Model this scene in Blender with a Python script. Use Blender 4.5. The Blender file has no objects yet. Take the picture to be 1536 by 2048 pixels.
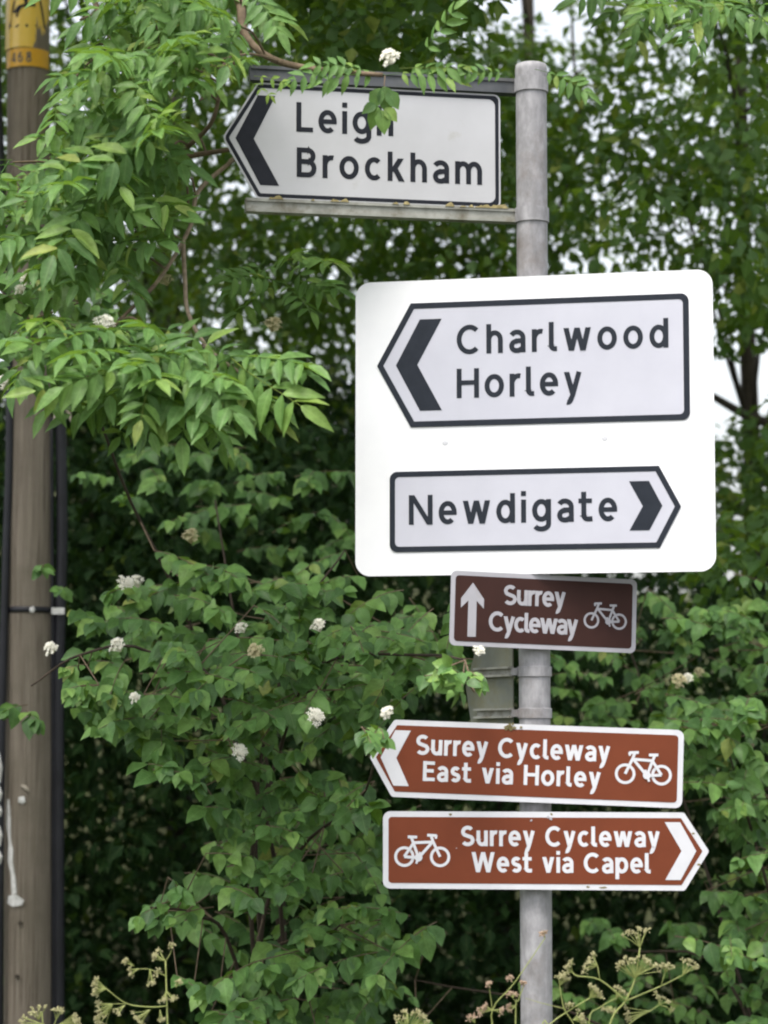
import bpy, math, random
import numpy as np
from mathutils import Matrix, Vector, Euler
R = math.radians
random.seed(7); rng = np.random.default_rng(7)
scene = bpy.context.scene
COL = scene.collection

# ------------------------------------------------------------------ camera, sky, sun, exposure
CAM = np.array([0.0, 0.0, 1.6]); PITCH = R(5.48); LENS = 116.3
FPX = 1536 * LENS / 36.0
cam = bpy.data.cameras.new('camera'); camo = bpy.data.objects.new('camera', cam); COL.objects.link(camo)
camo.location = CAM; camo.rotation_euler = (math.pi / 2 + PITCH, 0, 0)
cam.sensor_fit = 'HORIZONTAL'; cam.sensor_width = 36; cam.lens = LENS; cam.clip_start = 0.1; cam.clip_end = 2000
cam.dof.use_dof = True; cam.dof.focus_distance = 7.3; cam.dof.aperture_fstop = 3.9
scene.camera = camo
SUN_EL, SUN_AZ = R(66), R(205)          # azimuth clockwise from +Y: behind the camera, a little to the left
world = bpy.data.worlds.new('World'); scene.world = world; world.use_nodes = True
wn = world.node_tree; wn.nodes.clear()
sky = wn.nodes.new('ShaderNodeTexSky'); sky.sky_type = 'NISHITA'; sky.sun_disc = False
sky.sun_elevation = SUN_EL; sky.sun_rotation = SUN_AZ; sky.dust_density = 4.0; sky.air_density = 1.2
hs = wn.nodes.new('ShaderNodeHueSaturation'); hs.inputs['Saturation'].default_value = 0.28
bg = wn.nodes.new('ShaderNodeBackground'); bg.inputs['Strength'].default_value = 0.15
wo = wn.nodes.new('ShaderNodeOutputWorld')
wn.links.new(sky.outputs[0], hs.inputs['Color']); wn.links.new(hs.outputs[0], bg.inputs['Color']); wn.links.new(bg.outputs[0], wo.inputs[0])
sl = bpy.data.lights.new('sun', 'SUN'); sl.energy = 1.45; sl.angle = R(24); sl.color = (1.0, 0.95, 0.86)
so = bpy.data.objects.new('sun', sl); COL.objects.link(so)
sd = Vector((math.sin(SUN_AZ) * math.cos(SUN_EL), math.cos(SUN_AZ) * math.cos(SUN_EL), math.sin(SUN_EL)))
so.rotation_euler = sd.to_track_quat('Z', 'Y').to_euler()
so.location = (-3, -6, 9)
vs = scene.view_settings; vs.view_transform = 'Standard'; vs.look = 'None'; vs.gamma = 1.0; vs.use_curve_mapping = False
vs.exposure = 1.08
scene.cycles.max_bounces = 8; scene.cycles.transparent_max_bounces = 8
scene.cycles.use_denoising = True
scene.cycles.pixel_filter_type = 'BLACKMAN_HARRIS'; scene.cycles.filter_width = 2.1

# ------------------------------------------------------------------ helpers
FW = np.array([0, math.cos(PITCH), math.sin(PITCH)]); UPV = np.array([0, -math.sin(PITCH), math.cos(PITCH)])
def at(px, py, depth):
    """place seen at photo pixel (px, py) standing depth metres in front of the camera (along +Y)"""
    d = FW + np.array([(px - 768) / FPX, 0, 0]) + UPV * ((1024 - py) / FPX)
    return CAM + d * (depth / d[1])
def at_many(px, py, depth):
    d = FW[None] + np.outer((px - 768) / FPX, [1, 0, 0]) + np.outer((1024 - py) / FPX, UPV)
    return CAM[None] + d * (depth / d[:, 1])[:, None]
def link(name, data, parent=None):
    o = bpy.data.objects.new(name, data); COL.objects.link(o)
    if parent is not None: o.parent = parent
    return o
def tag(o, label=None, cat=None, group=None, kind=None):
    if label: o['label'] = label
    if cat: o['category'] = cat
    if group: o['group'] = group
    if kind: o['kind'] = kind
    return o
def thing(name, label, cat, loc=(0, 0, 0), rot=(0, 0, 0), group=None):
    o = link(name, None); o.location = loc; o.rotation_euler = rot
    o.empty_display_size = 0.1
    return tag(o, label, cat, group)
class MB:
    def __init__(self): self.v = []; self.f = []
    def add(self, v, f):
        n = len(self.v); self.v += [tuple(float(c) for c in p) for p in v]; self.f += [tuple(i + n for i in q) for q in f]; return self
    def prism(self, poly, y0, y1):                 # poly in the sign plane (x, z); y0 front, y1 back
        n = len(poly)
        v = [(p[0], y0, p[1]) for p in poly] + [(p[0], y1, p[1]) for p in poly]
        f = [tuple(range(n)), tuple(range(2 * n - 1, n - 1, -1))] + [(i, i + n, (i + 1) % n + n, (i + 1) % n) for i in range(n)]
        return self.add(v, f)
    def ring(self, a, b, y0, y1):                  # frame between two loops of equal length
        n = len(a)
        v = [(p[0], y0, p[1]) for p in a] + [(p[0], y0, p[1]) for p in b] + [(p[0], y1, p[1]) for p in a] + [(p[0], y1, p[1]) for p in b]
        f = []
        for i in range(n):
            j = (i + 1) % n
            f += [(i, j, j + n, i + n), (i, i + 2 * n, j + 2 * n, j), (i + n, j + n, j + 3 * n, i + 3 * n)]
        return self.add(v, f)
    def box(self, c, s):
        x, y, z = c; a, b, d = s[0] / 2, s[1] / 2, s[2] / 2
        v = [(x + i * a, y + j * b, z + k * d) for i in (-1, 1) for j in (-1, 1) for k in (-1, 1)]
        return self.add(v, [(0, 1, 3, 2), (4, 6, 7, 5), (0, 4, 5, 1), (2, 3, 7, 6), (0, 2, 6, 4), (1, 5, 7, 3)])
    def tube(self, pts, rad, n=8, cap=True):
        P = [np.array(p, float) for p in pts]; m = len(P)
        if np.isscalar(rad): rad = [rad] * m
        T = [(P[min(i + 1, m - 1)] - P[max(i - 1, 0)]) for i in range(m)]
        T = [t / (np.linalg.norm(t) + 1e-9) for t in T]
        ref = np.array([0, 0, 1.0]) if abs(T[0][2]) < 0.9 else np.array([1.0, 0, 0])
        a = np.cross(T[0], ref); a /= np.linalg.norm(a)
        v = []; f = []
        for i in range(m):
            a = a - T[i] * (a @ T[i]); a /= np.linalg.norm(a) + 1e-9
            b = np.cross(T[i], a)
            for k in range(n):
                w = 2 * math.pi * k / n
                v.append(P[i] + rad[i] * (math.cos(w) * a + math.sin(w) * b))
        for i in range(m - 1):
            for k in range(n):
                q = (k + 1) % n
                f.append((i * n + k, i * n + q, (i + 1) * n + q, (i + 1) * n + k))
        if cap: f += [tuple(range(n - 1, -1, -1)), tuple(range((m - 1) * n, m * n))]
        return self.add(v, f)
    def build(self, name, mat, parent=None, smooth=False):
        me = bpy.data.meshes.new(name); me.from_pydata(self.v, [], self.f); me.materials.append(mat); me.update()
        if smooth: me.polygons.foreach_set('use_smooth', [True] * len(me.polygons))
        return link(name, me, parent)
def big_mesh(name, V, F4, F3, mat, smooth=True, uv=None):
    me = bpy.data.meshes.new(name)
    n3, n4 = len(F3), len(F4)
    me.vertices.add(len(V)); me.vertices.foreach_set('co', np.ascontiguousarray(V, np.float32).ravel())
    me.loops.add(n4 * 4 + n3 * 3)
    me.loops.foreach_set('vertex_index', np.concatenate([F4.ravel(), F3.ravel()]).astype(np.int32))
    me.polygons.add(n3 + n4)
    ls = np.concatenate([np.arange(n4) * 4, n4 * 4 + np.arange(n3) * 3]).astype(np.int32)
    me.polygons.foreach_set('loop_start', ls)
    me.update(calc_edges=True)
    if smooth: me.polygons.foreach_set('use_smooth', np.ones(n3 + n4, bool))
    me.materials.append(mat)
    if uv is not None:
        lay = me.uv_layers.new(name='blade'); idx = np.concatenate([F4.ravel(), F3.ravel()]).astype(int)
        lay.data.foreach_set('uv', np.ascontiguousarray(uv[idx], np.float32).ravel())
    return me
def smooth_path(pts, k=4):
    P = [np.array(p, float) for p in pts]
    if len(P) < 3: return P
    out = []
    Q = [2 * P[0] - P[1]] + P + [2 * P[-1] - P[-2]]
    for i in range(1, len(Q) - 2):
        for s in range(k):
            t = s / k
            out.append(0.5 * (2 * Q[i] + (Q[i + 1] - Q[i - 1]) * t + (2 * Q[i - 1] - 5 * Q[i] + 4 * Q[i + 1] - Q[i + 2]) * t * t + (3 * Q[i] - Q[i - 1] - 3 * Q[i + 1] + Q[i + 2]) * t ** 3))
    out.append(P[-1]); return out

# ------------------------------------------------------------------ materials
def nt(name):
    m = bpy.data.materials.new(name); m.use_nodes = True; t = m.node_tree
    return m, t, t.nodes['Principled BSDF']
def node(t, kind, **kw):
    n = t.nodes.new(kind)
    for k, v in kw.items(): n.inputs[k].default_value = v
    return n
def ramp(t, stops):
    r = t.nodes.new('ShaderNodeValToRGB'); e = r.color_ramp.elements
    while len(e) < len(stops): e.new(0.5)
    for i, (p, c) in enumerate(stops): e[i].position = p; e[i].color = (*c, 1)
    return r
def coords(t, scale=(1, 1, 1)):
    tc = t.nodes.new('ShaderNodeTexCoord'); mp = t.nodes.new('ShaderNodeMapping'); mp.inputs['Scale'].default_value = scale
    t.links.new(tc.outputs['Object'], mp.inputs['Vector']); return mp.outputs[0]
def noise_mat(name, stops, scale=20, detail=5, rough=0.6, stretch=(1, 1, 1), bump=0.0, metallic=0.0, spec=0.4, dirt=None, bscale=None):
    m, t, b = nt(name); v = coords(t, stretch)
    n = node(t, 'ShaderNodeTexNoise', Scale=scale, Detail=detail, Roughness=0.6); t.links.new(v, n.inputs['Vector'])
    r = ramp(t, stops); t.links.new(n.outputs['Fac'], r.inputs[0]); out = r.outputs[0]
    if dirt:
        col, dsc, lo, hi = dirt
        d = node(t, 'ShaderNodeTexNoise', Scale=dsc, Detail=8, Roughness=0.7); t.links.new(coords(t, (1, 1, 1)), d.inputs['Vector'])
        mr = node(t, 'ShaderNodeMapRange'); mr.inputs['From Min'].default_value = lo; mr.inputs['From Max'].default_value = hi
        t.links.new(d.outputs['Fac'], mr.inputs['Value'])
        mx = t.nodes.new('ShaderNodeMixRGB'); mx.inputs['Color2'].default_value = (*col, 1)
        t.links.new(mr.outputs[0], mx.inputs['Fac']); t.links.new(out, mx.inputs['Color1']); out = mx.outputs[0]
    t.links.new(out, b.inputs['Base Color'])
    b.inputs['Roughness'].default_value = rough; b.inputs['Metallic'].default_value = metallic
    b.inputs['Specular IOR Level'].default_value = spec
    if bump:
        n2 = node(t, 'ShaderNodeTexNoise', Scale=bscale or scale * 2, Detail=6); t.links.new(v, n2.inputs['Vector'])
        bp = node(t, 'ShaderNodeBump', Strength=bump, Distance=0.01); t.links.new(n2.outputs['Fac'], bp.inputs['Height']); t.links.new(bp.outputs[0], b.inputs['Normal'])
    return m
def leaf_mat(name, stops, trans, rough=0.42, tcol=(0.16, 0.30, 0.03), spec=0.45, under=(0.05, 0.07, 0.04)):
    m, t, b = nt(name)
    g = t.nodes.new('ShaderNodeNewGeometry'); oi = t.nodes.new('ShaderNodeObjectInfo')
    a = t.nodes.new('ShaderNodeMath'); a.operation = 'ADD'; t.links.new(g.outputs['Random Per Island'], a.inputs[0]); t.links.new(oi.outputs['Random'], a.inputs[1])
    fr = t.nodes.new('ShaderNodeMath'); fr.operation = 'FRACT'; t.links.new(a.outputs[0], fr.inputs[0])
    r = ramp(t, stops); t.links.new(fr.outputs[0], r.inputs[0])
    # undersides paler
    mx = t.nodes.new('ShaderNodeMixRGB'); mx.blend_type = 'ADD'; mx.inputs['Color2'].default_value = (*under, 1)
    bf = t.nodes.new('ShaderNodeMath'); bf.operation = 'MULTIPLY'; bf.inputs[1].default_value = 0.5
    t.links.new(g.outputs['Backfacing'], bf.inputs[0]); t.links.new(bf.outputs[0], mx.inputs['Fac']); t.links.new(r.outputs[0], mx.inputs['Color1'])
    n = node(t, 'ShaderNodeTexNoise', Scale=45, Detail=4); t.links.new(g.outputs['Position'], n.inputs['Vector'])
    mr = node(t, 'ShaderNodeMapRange'); mr.inputs['From Min'].default_value = .3; mr.inputs['From Max'].default_value = .7; mr.inputs['To Min'].default_value = .72; mr.inputs['To Max'].default_value = 1.28
    t.links.new(n.outputs['Fac'], mr.inputs['Value'])
    vm = t.nodes.new('ShaderNodeVectorMath'); vm.operation = 'SCALE'; t.links.new(mx.outputs[0], vm.inputs[0]); t.links.new(mr.outputs[0], vm.inputs['Scale'])
    t.links.new(vm.outputs[0], b.inputs['Base Color'])
    b.inputs['Roughness'].default_value = rough; b.inputs['Specular IOR Level'].default_value = spec
    def mth(op, a, b=None):
        q = t.nodes.new('ShaderNodeMath'); q.operation = op
        for i_, v_ in enumerate((a, b)):
            if v_ is None: continue
            if isinstance(v_, (int, float)): q.inputs[i_].default_value = v_
            else: t.links.new(v_, q.inputs[i_])
        return q.outputs[0]
    uvn = t.nodes.new('ShaderNodeUVMap'); uvn.uv_map = 'blade'; sx = t.nodes.new('ShaderNodeSeparateXYZ'); t.links.new(uvn.outputs[0], sx.inputs[0])
    ax_ = mth('ABSOLUTE', sx.outputs[0]); side = mth('SINE', mth('MULTIPLY', mth('SUBTRACT', sx.outputs[1], mth('MULTIPLY', ax_, .75)), 52.0))
    side = mth('POWER', mth('MAXIMUM', side, 0.0), 6.0); midr = mth('LESS_THAN', ax_, 0.016)
    vein = mth('MAXIMUM', mth('MULTIPLY', side, .45), midr)
    vc = t.nodes.new('ShaderNodeMixRGB'); vc.blend_type = 'ADD'; vc.inputs['Color2'].default_value = (0.05, 0.065, 0.025, 1); t.links.new(vein, vc.inputs['Fac']); t.links.new(vm.outputs[0], vc.inputs['Color1']); t.links.new(vc.outputs[0], b.inputs['Base Color'])
    hgt_ = mth('SUBTRACT', mth('MULTIPLY', n.outputs['Fac'], .6), vein)
    bp = node(t, 'ShaderNodeBump', Strength=0.45, Distance=0.002); t.links.new(hgt_, bp.inputs['Height']); t.links.new(bp.outputs[0], b.inputs['Normal'])
    tr = t.nodes.new('ShaderNodeBsdfTranslucent'); tr.inputs['Color'].default_value = (*tcol, 1)
    ms = t.nodes.new('ShaderNodeMixShader'); ms.inputs[0].default_value = trans
    t.links.new(b.outputs[0], ms.inputs[1]); t.links.new(tr.outputs[0], ms.inputs[2])
    t.links.new(ms.outputs[0], t.nodes['Material Output'].inputs['Surface'])
    return m
M = {}
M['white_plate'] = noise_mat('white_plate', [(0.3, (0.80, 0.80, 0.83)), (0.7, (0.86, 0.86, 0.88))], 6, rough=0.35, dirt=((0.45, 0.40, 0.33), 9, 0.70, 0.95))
M['shaded_old_white'] = noise_mat('shaded_old_white', [(0.3, (0.46, 0.46, 0.48)), (0.7, (0.52, 0.52, 0.545))], 5, rough=0.45, dirt=((0.30, 0.28, 0.20), 7, 0.62, 0.95))  # dull old paint, greyed further to carry the shade of overhanging branches
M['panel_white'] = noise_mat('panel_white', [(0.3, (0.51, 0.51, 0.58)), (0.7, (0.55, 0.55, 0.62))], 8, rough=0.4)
M['sign_black'] = noise_mat('sign_black', [(0.3, (0.012, 0.014, 0.02)), (0.7, (0.02, 0.022, 0.03))], 30, rough=0.5, spec=0.15)
M['sign_slate'] = noise_mat('sign_slate', [(0.3, (0.019, 0.023, 0.032)), (0.7, (0.025, 0.030, 0.041))], 30, rough=0.55, spec=0.15)
M['brown'] = noise_mat('brown', [(0.3, (0.145, 0.036, 0.015)), (0.7, (0.172, 0.043, 0.018))], 7, rough=0.5, spec=0.2, dirt=((0.27, 0.12, 0.07), 10, 0.66, 0.95))
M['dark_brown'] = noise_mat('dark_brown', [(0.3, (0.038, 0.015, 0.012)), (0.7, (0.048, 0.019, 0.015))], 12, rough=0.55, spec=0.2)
M['brown_white'] = noise_mat('brown_white', [(0.3, (0.58, 0.58, 0.62)), (0.7, (0.66, 0.66, 0.70))], 10, rough=0.4, dirt=((0.40, 0.30, 0.20), 16, 0.66, 0.85))
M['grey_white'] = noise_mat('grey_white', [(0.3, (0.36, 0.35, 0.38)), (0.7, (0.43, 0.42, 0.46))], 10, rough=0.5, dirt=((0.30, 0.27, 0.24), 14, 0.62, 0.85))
M['galv'] = noise_mat('galvanised_steel', [(0.25, (0.18, 0.176, 0.182)), (0.5, (0.295, 0.288, 0.302)), (0.75, (0.43, 0.42, 0.44))], 34, detail=9, rough=0.6, stretch=(1, 1, 0.5), dirt=((0.17, 0.135, 0.115), 6, 0.50, 0.78), bump=0.08)
M['channel_dark'] = noise_mat('weathered_channel', [(0.3, (0.05, 0.055, 0.062)), (0.7, (0.10, 0.105, 0.115))], 14, rough=0.6, dirt=((0.16, 0.15, 0.12), 8, 0.5, 0.9))
M['channel_moss'] = noise_mat('mossy_channel', [(0.3, (0.22, 0.22, 0.19)), (0.7, (0.40, 0.40, 0.37))], 18, rough=0.7, dirt=((0.10, 0.075, 0.03), 14, 0.5, 0.75))
M['plate_back'] = noise_mat('plate_back', [(0.3, (0.15, 0.16, 0.14)), (0.7, (0.22, 0.23, 0.19))], 9, rough=0.6, dirt=((0.17, 0.15, 0.05), 8, 0.45, 0.8))
M['moss'] = noise_mat('dried_moss', [(0.3, (0.12, 0.10, 0.04)), (0.7, (0.26, 0.22, 0.11))], 60, rough=0.95)
M['wood'] = noise_mat('pole_wood', [(0.30, (0.055, 0.042, 0.032)), (0.42, (0.20, 0.164, 0.130)), (0.6, (0.25, 0.210, 0.168)), (0.8, (0.31, 0.265, 0.22))], 22, detail=10, rough=0.85, stretch=(3.2, 3.2, 0.12), bump=0.9, dirt=((0.150, 0.128, 0.094), 2.6, 0.45, 0.75))
M['cable'] = noise_mat('black_cable', [(0.3, (0.010, 0.010, 0.014)), (0.7, (0.022, 0.022, 0.030))], 10, rough=0.5)
M['yellow'] = noise_mat('yellow_plate', [(0.3, (0.70, 0.45, 0.06)), (0.7, (0.80, 0.54, 0.09))], 8, rough=0.25, spec=0.6)
M['amber'] = noise_mat('amber_plate', [(0.3, (0.62, 0.32, 0.02)), (0.7, (0.70, 0.38, 0.03))], 8, rough=0.3)
M['paper'] = noise_mat('torn_paper', [(0.3, (0.5, 0.49, 0.47)), (0.7, (0.8, 0.79, 0.78))], 40, rough=0.8)
M['peeled'] = noise_mat('peeled_strip', [(0.3, (0.36, 0.31, 0.25)), (0.7, (0.48, 0.42, 0.35))], 40, rough=0.8)
M['bark'] = noise_mat('bark', [(0.3, (0.035, 0.028, 0.022)), (0.7, (0.085, 0.068, 0.052))], 30, rough=0.9, stretch=(2, 2, 0.4), bump=0.6)
M['twig'] = noise_mat('twig_bark', [(0.3, (0.10, 0.070, 0.045)), (0.7, (0.20, 0.145, 0.095))], 60, rough=0.85)
M['pale_twig'] = noise_mat('pale_twig', [(0.3, (0.16, 0.12, 0.08)), (0.7, (0.30, 0.235, 0.165))], 60, rough=0.85)
M['dark_stem'] = noise_mat('dark_stem', [(0.3, (0.035, 0.025, 0.018)), (0.7, (0.07, 0.05, 0.036))], 40, rough=0.9)
M['red_twig'] = noise_mat('reddish_twig', [(0.3, (0.12, 0.06, 0.045)), (0.7, (0.20, 0.11, 0.08))], 60, rough=0.8)
M['flower'] = noise_mat('cream_petals', [(0.3, (0.78, 0.75, 0.62)), (0.7, (0.87, 0.85, 0.77))], 90, rough=0.7)
M['flower_old'] = noise_mat('fading_petals', [(0.3, (0.45, 0.40, 0.22)), (0.7, (0.62, 0.56, 0.36))], 90, rough=0.8)
M['umbel_stem'] = noise_mat('umbel_stem', [(0.3, (0.22, 0.26, 0.07)), (0.7, (0.34, 0.37, 0.13))], 40, rough=0.6)
M['seed'] = noise_mat('umbel_seed', [(0.3, (0.26, 0.25, 0.11)), (0.7, (0.44, 0.41, 0.24))], 120, rough=0.9)
M['dry_seed'] = noise_mat('dry_umbel_seed', [(0.3, (0.30, 0.20, 0.13)), (0.7, (0.48, 0.36, 0.27))], 120, rough=0.9)
M['ash_leaf'] = leaf_mat('ash_leaf', [(0.0, (0.048, 0.115, 0.030)), (0.45, (0.074, 0.165, 0.038)), (0.8, (0.105, 0.205, 0.042)), (0.95, (0.165, 0.25, 0.045)), (1.0, (0.22, 0.25, 0.05))], 0.32, tcol=(0.22, 0.38, 0.04), spec=.22)
M['young_leaf'] = leaf_mat('young_leaf', [(0.0, (0.12, 0.22, 0.03)), (1.0, (0.21, 0.30, 0.04))], 0.38, tcol=(0.32, 0.46, 0.04), spec=.22)
M['dog_leaf'] = leaf_mat('dogwood_leaf', [(0.0, (0.031, 0.088, 0.023)), (0.35, (0.068, 0.164, 0.038)), (0.75, (0.117, 0.242, 0.052)), (0.97, (0.18, 0.31, 0.065)), (1.0, (0.26, 0.28, 0.06))], 0.26, rough=0.36, tcol=(0.20, 0.34, 0.03), spec=.26)
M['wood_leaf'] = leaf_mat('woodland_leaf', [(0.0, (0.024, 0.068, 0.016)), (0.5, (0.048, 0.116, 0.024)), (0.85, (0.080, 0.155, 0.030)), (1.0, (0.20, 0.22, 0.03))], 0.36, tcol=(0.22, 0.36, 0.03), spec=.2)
M['shaded_hedge_leaf'] = leaf_mat('shaded_hedge_leaf', [(0.0, (0.006, 0.020, 0.007)), (0.6, (0.011, 0.032, 0.010)), (0.96, (0.018, 0.045, 0.012)), (1.0, (0.06, 0.09, 0.01))], 0.20, tcol=(0.05, 0.10, 0.01), spec=.05, under=(0.002, 0.004, 0.001))  # near-black leaf colour carries the deep shade inside the hedge
M['grass'] = leaf_mat('grass_blade', [(0.0, (0.05, 0.09, 0.02)), (1.0, (0.12, 0.16, 0.05))], 0.3)
M['soil'] = noise_mat('verge_soil', [(0.3, (0.035, 0.04, 0.018)), (0.7, (0.075, 0.085, 0.035))], 3, detail=10, rough=0.95, bump=0.6)
M['asphalt'] = noise_mat('asphalt', [(0.3, (0.040, 0.040, 0.042)), (0.7, (0.065, 0.064, 0.064))], 60, detail=8, rough=0.9, bump=0.4)

# ------------------------------------------------------------------ setting: ground, road
g = MB(); n = 40
xs = np.concatenate([np.linspace(-400, -14, 6), np.linspace(-12, 12, 25), np.linspace(14, 400, 6)])
ys = np.concatenate([np.linspace(-400, -12, 5), np.linspace(-10, 22, 33), np.linspace(30, 500, 6)])
def gz(x, y):
    z = 0.0
    if 5.2 < y < 30 and abs(x) < 14: z = 0.05 * math.sin(1.7 * x + y) + 0.04 * math.sin(2.9 * y - x)
    return z - 0.004
v = [(x, y, gz(x, y)) for y in ys for x in xs]; W_ = len(xs)
f = [(j * W_ + i, j * W_ + i + 1, (j + 1) * W_ + i + 1, (j + 1) * W_ + i) for j in range(len(ys) - 1) for i in range(W_ - 1)]
tag(g.add(v, f).build('ground', M['soil'], smooth=True), kind='structure')
bk = [(16.4, -.05), (17.4, .75), (18.4, 1.7), (19.6, 2.4), (21.5, 2.75), (24.0, 2.2), (30.0, .8), (36.0, -.06)]; bx = np.linspace(-40, 40, 81)  # bank added behind the hedge to block low sky light
v = [(x, y + .3 * math.sin(x * .7), z * (1.12 + .42 / (1 + math.exp((x - .6) * 2.2)) + .06 * math.sin(x * .9 + y)) + .05 * math.sin(2.3 * x + 3 * y)) for y, z in bk for x in bx]
f = [(j * 81 + i, j * 81 + i + 1, (j + 1) * 81 + i + 1, (j + 1) * 81 + i) for j in range(len(bk) - 1) for i in range(80)]
tag(MB().add(v, f).build('added_shade_bank', M['soil'], smooth=True), kind='structure')
tag(MB().add([(-200, -3.5, 0.004), (200, -3.5, 0.004), (200, 4.2, 0.004), (-200, 4.2, 0.004)], [(0, 1, 2, 3)]).build('road', M['asphalt']), kind='structure')

# ------------------------------------------------------------------ lettering drawn stroke by stroke
def arc(cx, cy, rx, ry, a0, a1, n=14):
    return [(cx + rx * math.cos(R(a0 + (a1 - a0) * i / n)), cy + ry * math.sin(R(a0 + (a1 - a0) * i / n))) for i in range(n + 1)]
CAP = 1.29
def glyph(ch, t):
    """returns ink width, [(polyline, closed)], [polygons]; x-height = 1"""
    h = t / 2; S = []; P = []
    def dia(x0, y0, x1, y1, k=1.04):              # slanted stroke with level ends
        L = math.hypot(x1 - x0, y1 - y0); hx = h * k * L / abs(y1 - y0)
        P.append([(x0 - hx, y0), (x0 + hx, y0), (x1 + hx, y1), (x1 - hx, y1)])
    def stem(x, y0, y1): P.append([(x - h, y0), (x + h, y0), (x + h, y1), (x - h, y1)])
    def bar(x0, x1, y): P.append([(x0, y - h * .92), (x1, y - h * .92), (x1, y + h * .92), (x0, y + h * .92)])
    ry = 0.51 - h
    if ch == 'o': w = .85; S.append((arc(w / 2, .5, w / 2 - h, ry, 0, 360, 32)[:-1], True))
    elif ch == 'c': w = .74; S.append((arc(w / 2 + .04, .5, w / 2 + .04 - h, ry, 48, 312, 26), False))
    elif ch == 'e': w = .80; S.append((arc(w / 2, .5, w / 2 - h, ry, -math.degrees(math.asin(h * .9 / ry)), 312, 30), False)); bar(h, w - h, .5)
    elif ch == 'd': w = .82; S.append((arc(w / 2 - .01, .5, w / 2 - .01 - h, ry, 0, 360, 30)[:-1], True)); stem(w - h, 0, CAP)
    elif ch == 'p': w = .82; S.append((arc(w / 2 + .01, .5, w / 2 - .01 - h, ry, 0, 360, 30)[:-1], True)); stem(h, -.38, 1)
    elif ch == 'g':
        w = .82; S.append((arc(w / 2 - .01, .52, w / 2 - .01 - h, ry - .02, 0, 360, 30)[:-1], True))
        S.append(([(w - h, 1), (w - h, .0)] + arc(w / 2 - .01, -.05, w / 2 + .01 - h, .34 - h, 0, -150, 16), False))
    elif ch == 'h': w = .73; stem(h, 0, CAP); S.append((arc(w / 2, .58, w / 2 - h, .43 - h, 180, 0, 16) + [(w - h, 0)], False))
    elif ch == 'm':
        w = 1.2; q = (w - t) / 4; stem(h, 0, 1)
        S.append((arc(h + q, .58, q, .43 - h, 180, 0, 14) + [(h + 2 * q, 0)], False)); S.append((arc(h + 3 * q, .58, q, .43 - h, 180, 0, 14) + [(w - h, 0)], False))
    elif ch == 'r': w = .47; stem(h, 0, 1); S.append((arc(.40, .55, .40 - h, .46 - h, 180, 75, 10), False))
    elif ch == 'i': w = t; stem(h, 0, 1); P.append([(0, 1.15), (t, 1.15), (t, 1.15 + t), (0, 1.15 + t)])
    elif ch == 'l': w = .36; S.append(([(h, CAP), (h, .26)] + arc(h + .15, .26, .15, .26 - h, 180, 270, 8) + [(w, h)], False))
    elif ch == 't':
        w = .54; x = .06 + h
        S.append(([(x, 1.28), (x, .27)] + arc(x + .17, .27, .17, .27 - h, 180, 275, 8) + [(w, h + .01)], False)); bar(-.06, w - .02, 1 - h)
    elif ch == 'a':
        w = .72; S.append((arc(w / 2 - .02, .64, w / 2 + .02 - h, .37 - h, 150, 0, 14) + [(w - h, 0)], False))
        S.append(([(w - h, .58 - h * .6), (w * .46, .58 - h * .6)] + arc(w * .44, .29, w * .44 - h, .29 - h * .8, 90, 270, 14) + [(w * .58, h * .84), (w - h, h + .09)], False))
    elif ch == 'k': w = .74; stem(h, 0, CAP); dia(w - h * 1.5, 1, h * 1.9, .40); dia(w - h * 1.15, 0, .30, .58)
    elif ch == 'u': w = .73; S.append(([(h, 1), (h, .42)] + arc(w / 2, .42, w / 2 - h, .43 - h, 180, 360, 16), False)); stem(w - h, 0, 1)
    elif ch == 'v': w = .78; dia(h * 1.1, 1, w / 2, 0); dia(w - h * 1.1, 1, w / 2, 0)
    elif ch == 'y': w = .78; dia(h * 1.1, 1, w / 2 + .0, .02); S.append(([(w - h * 1.1, 1), (w / 2 - .01, 0), (w / 2 - .09, -.20)] + arc(w / 2 - .22, -.18, .12, .20 - h * .6, -10, -110, 6), False))
    elif ch == 'w': w = 1.2; a = h * 1.1; dia(a, 1, w * .29, 0); dia(w / 2, 1, w * .29, 0); dia(w / 2, 1, w * .71, 0); dia(w - a, 1, w * .71, 0)
    elif ch == 's': w = .66; r1 = (.51 - h) / 2; S.append((arc(w / 2, .5 + r1, w / 2 - h * 1.1, r1, 32, 230, 14) + [(w / 2, .5)] + arc(w / 2, .5 - r1, w / 2 - h, r1, 50, -150, 14), False))
    elif ch == 'L': w = .72; stem(h, 0, CAP); bar(h, w, h)
    elif ch == 'E': w = .78; stem(h, 0, CAP); bar(h, w, h); bar(h, w - .08, CAP * .52); bar(h, w - .02, CAP - h)
    elif ch == 'H': w = .98; stem(h, 0, CAP); stem(w - h, 0, CAP); bar(h, w - h, CAP * .52)
    elif ch == 'N': w = 1.05; stem(h, 0, CAP); stem(w - h, 0, CAP); dia(h * 1.15, CAP, w - h * 1.15, 0, .95)
    elif ch == 'C': w = 1.04; S.append((arc(w / 2 + .05, CAP / 2, w / 2 + .05 - h, CAP / 2 + .01 - h, 46, 314, 30), False))
    elif ch == 'B':
        w = .86; m_ = CAP * .53; stem(h, 0, CAP)
        S.append(([(h, CAP - h), (w - .38, CAP - h)] + arc(w - .38, (CAP - h + m_) / 2, .34 - h, (CAP - h - m_) / 2, 90, -90, 12) + [(h, m_)], False))
        S.append(([(h, m_), (w - .36, m_)] + arc(w - .36, (m_ + h) / 2, .36 - h, (m_ - h) / 2, 90, -90, 12) + [(h, h)], False))
    elif ch == 'S':
        w = .88; r1 = (CAP + .02 - t) / 4; c0 = CAP / 2
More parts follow.
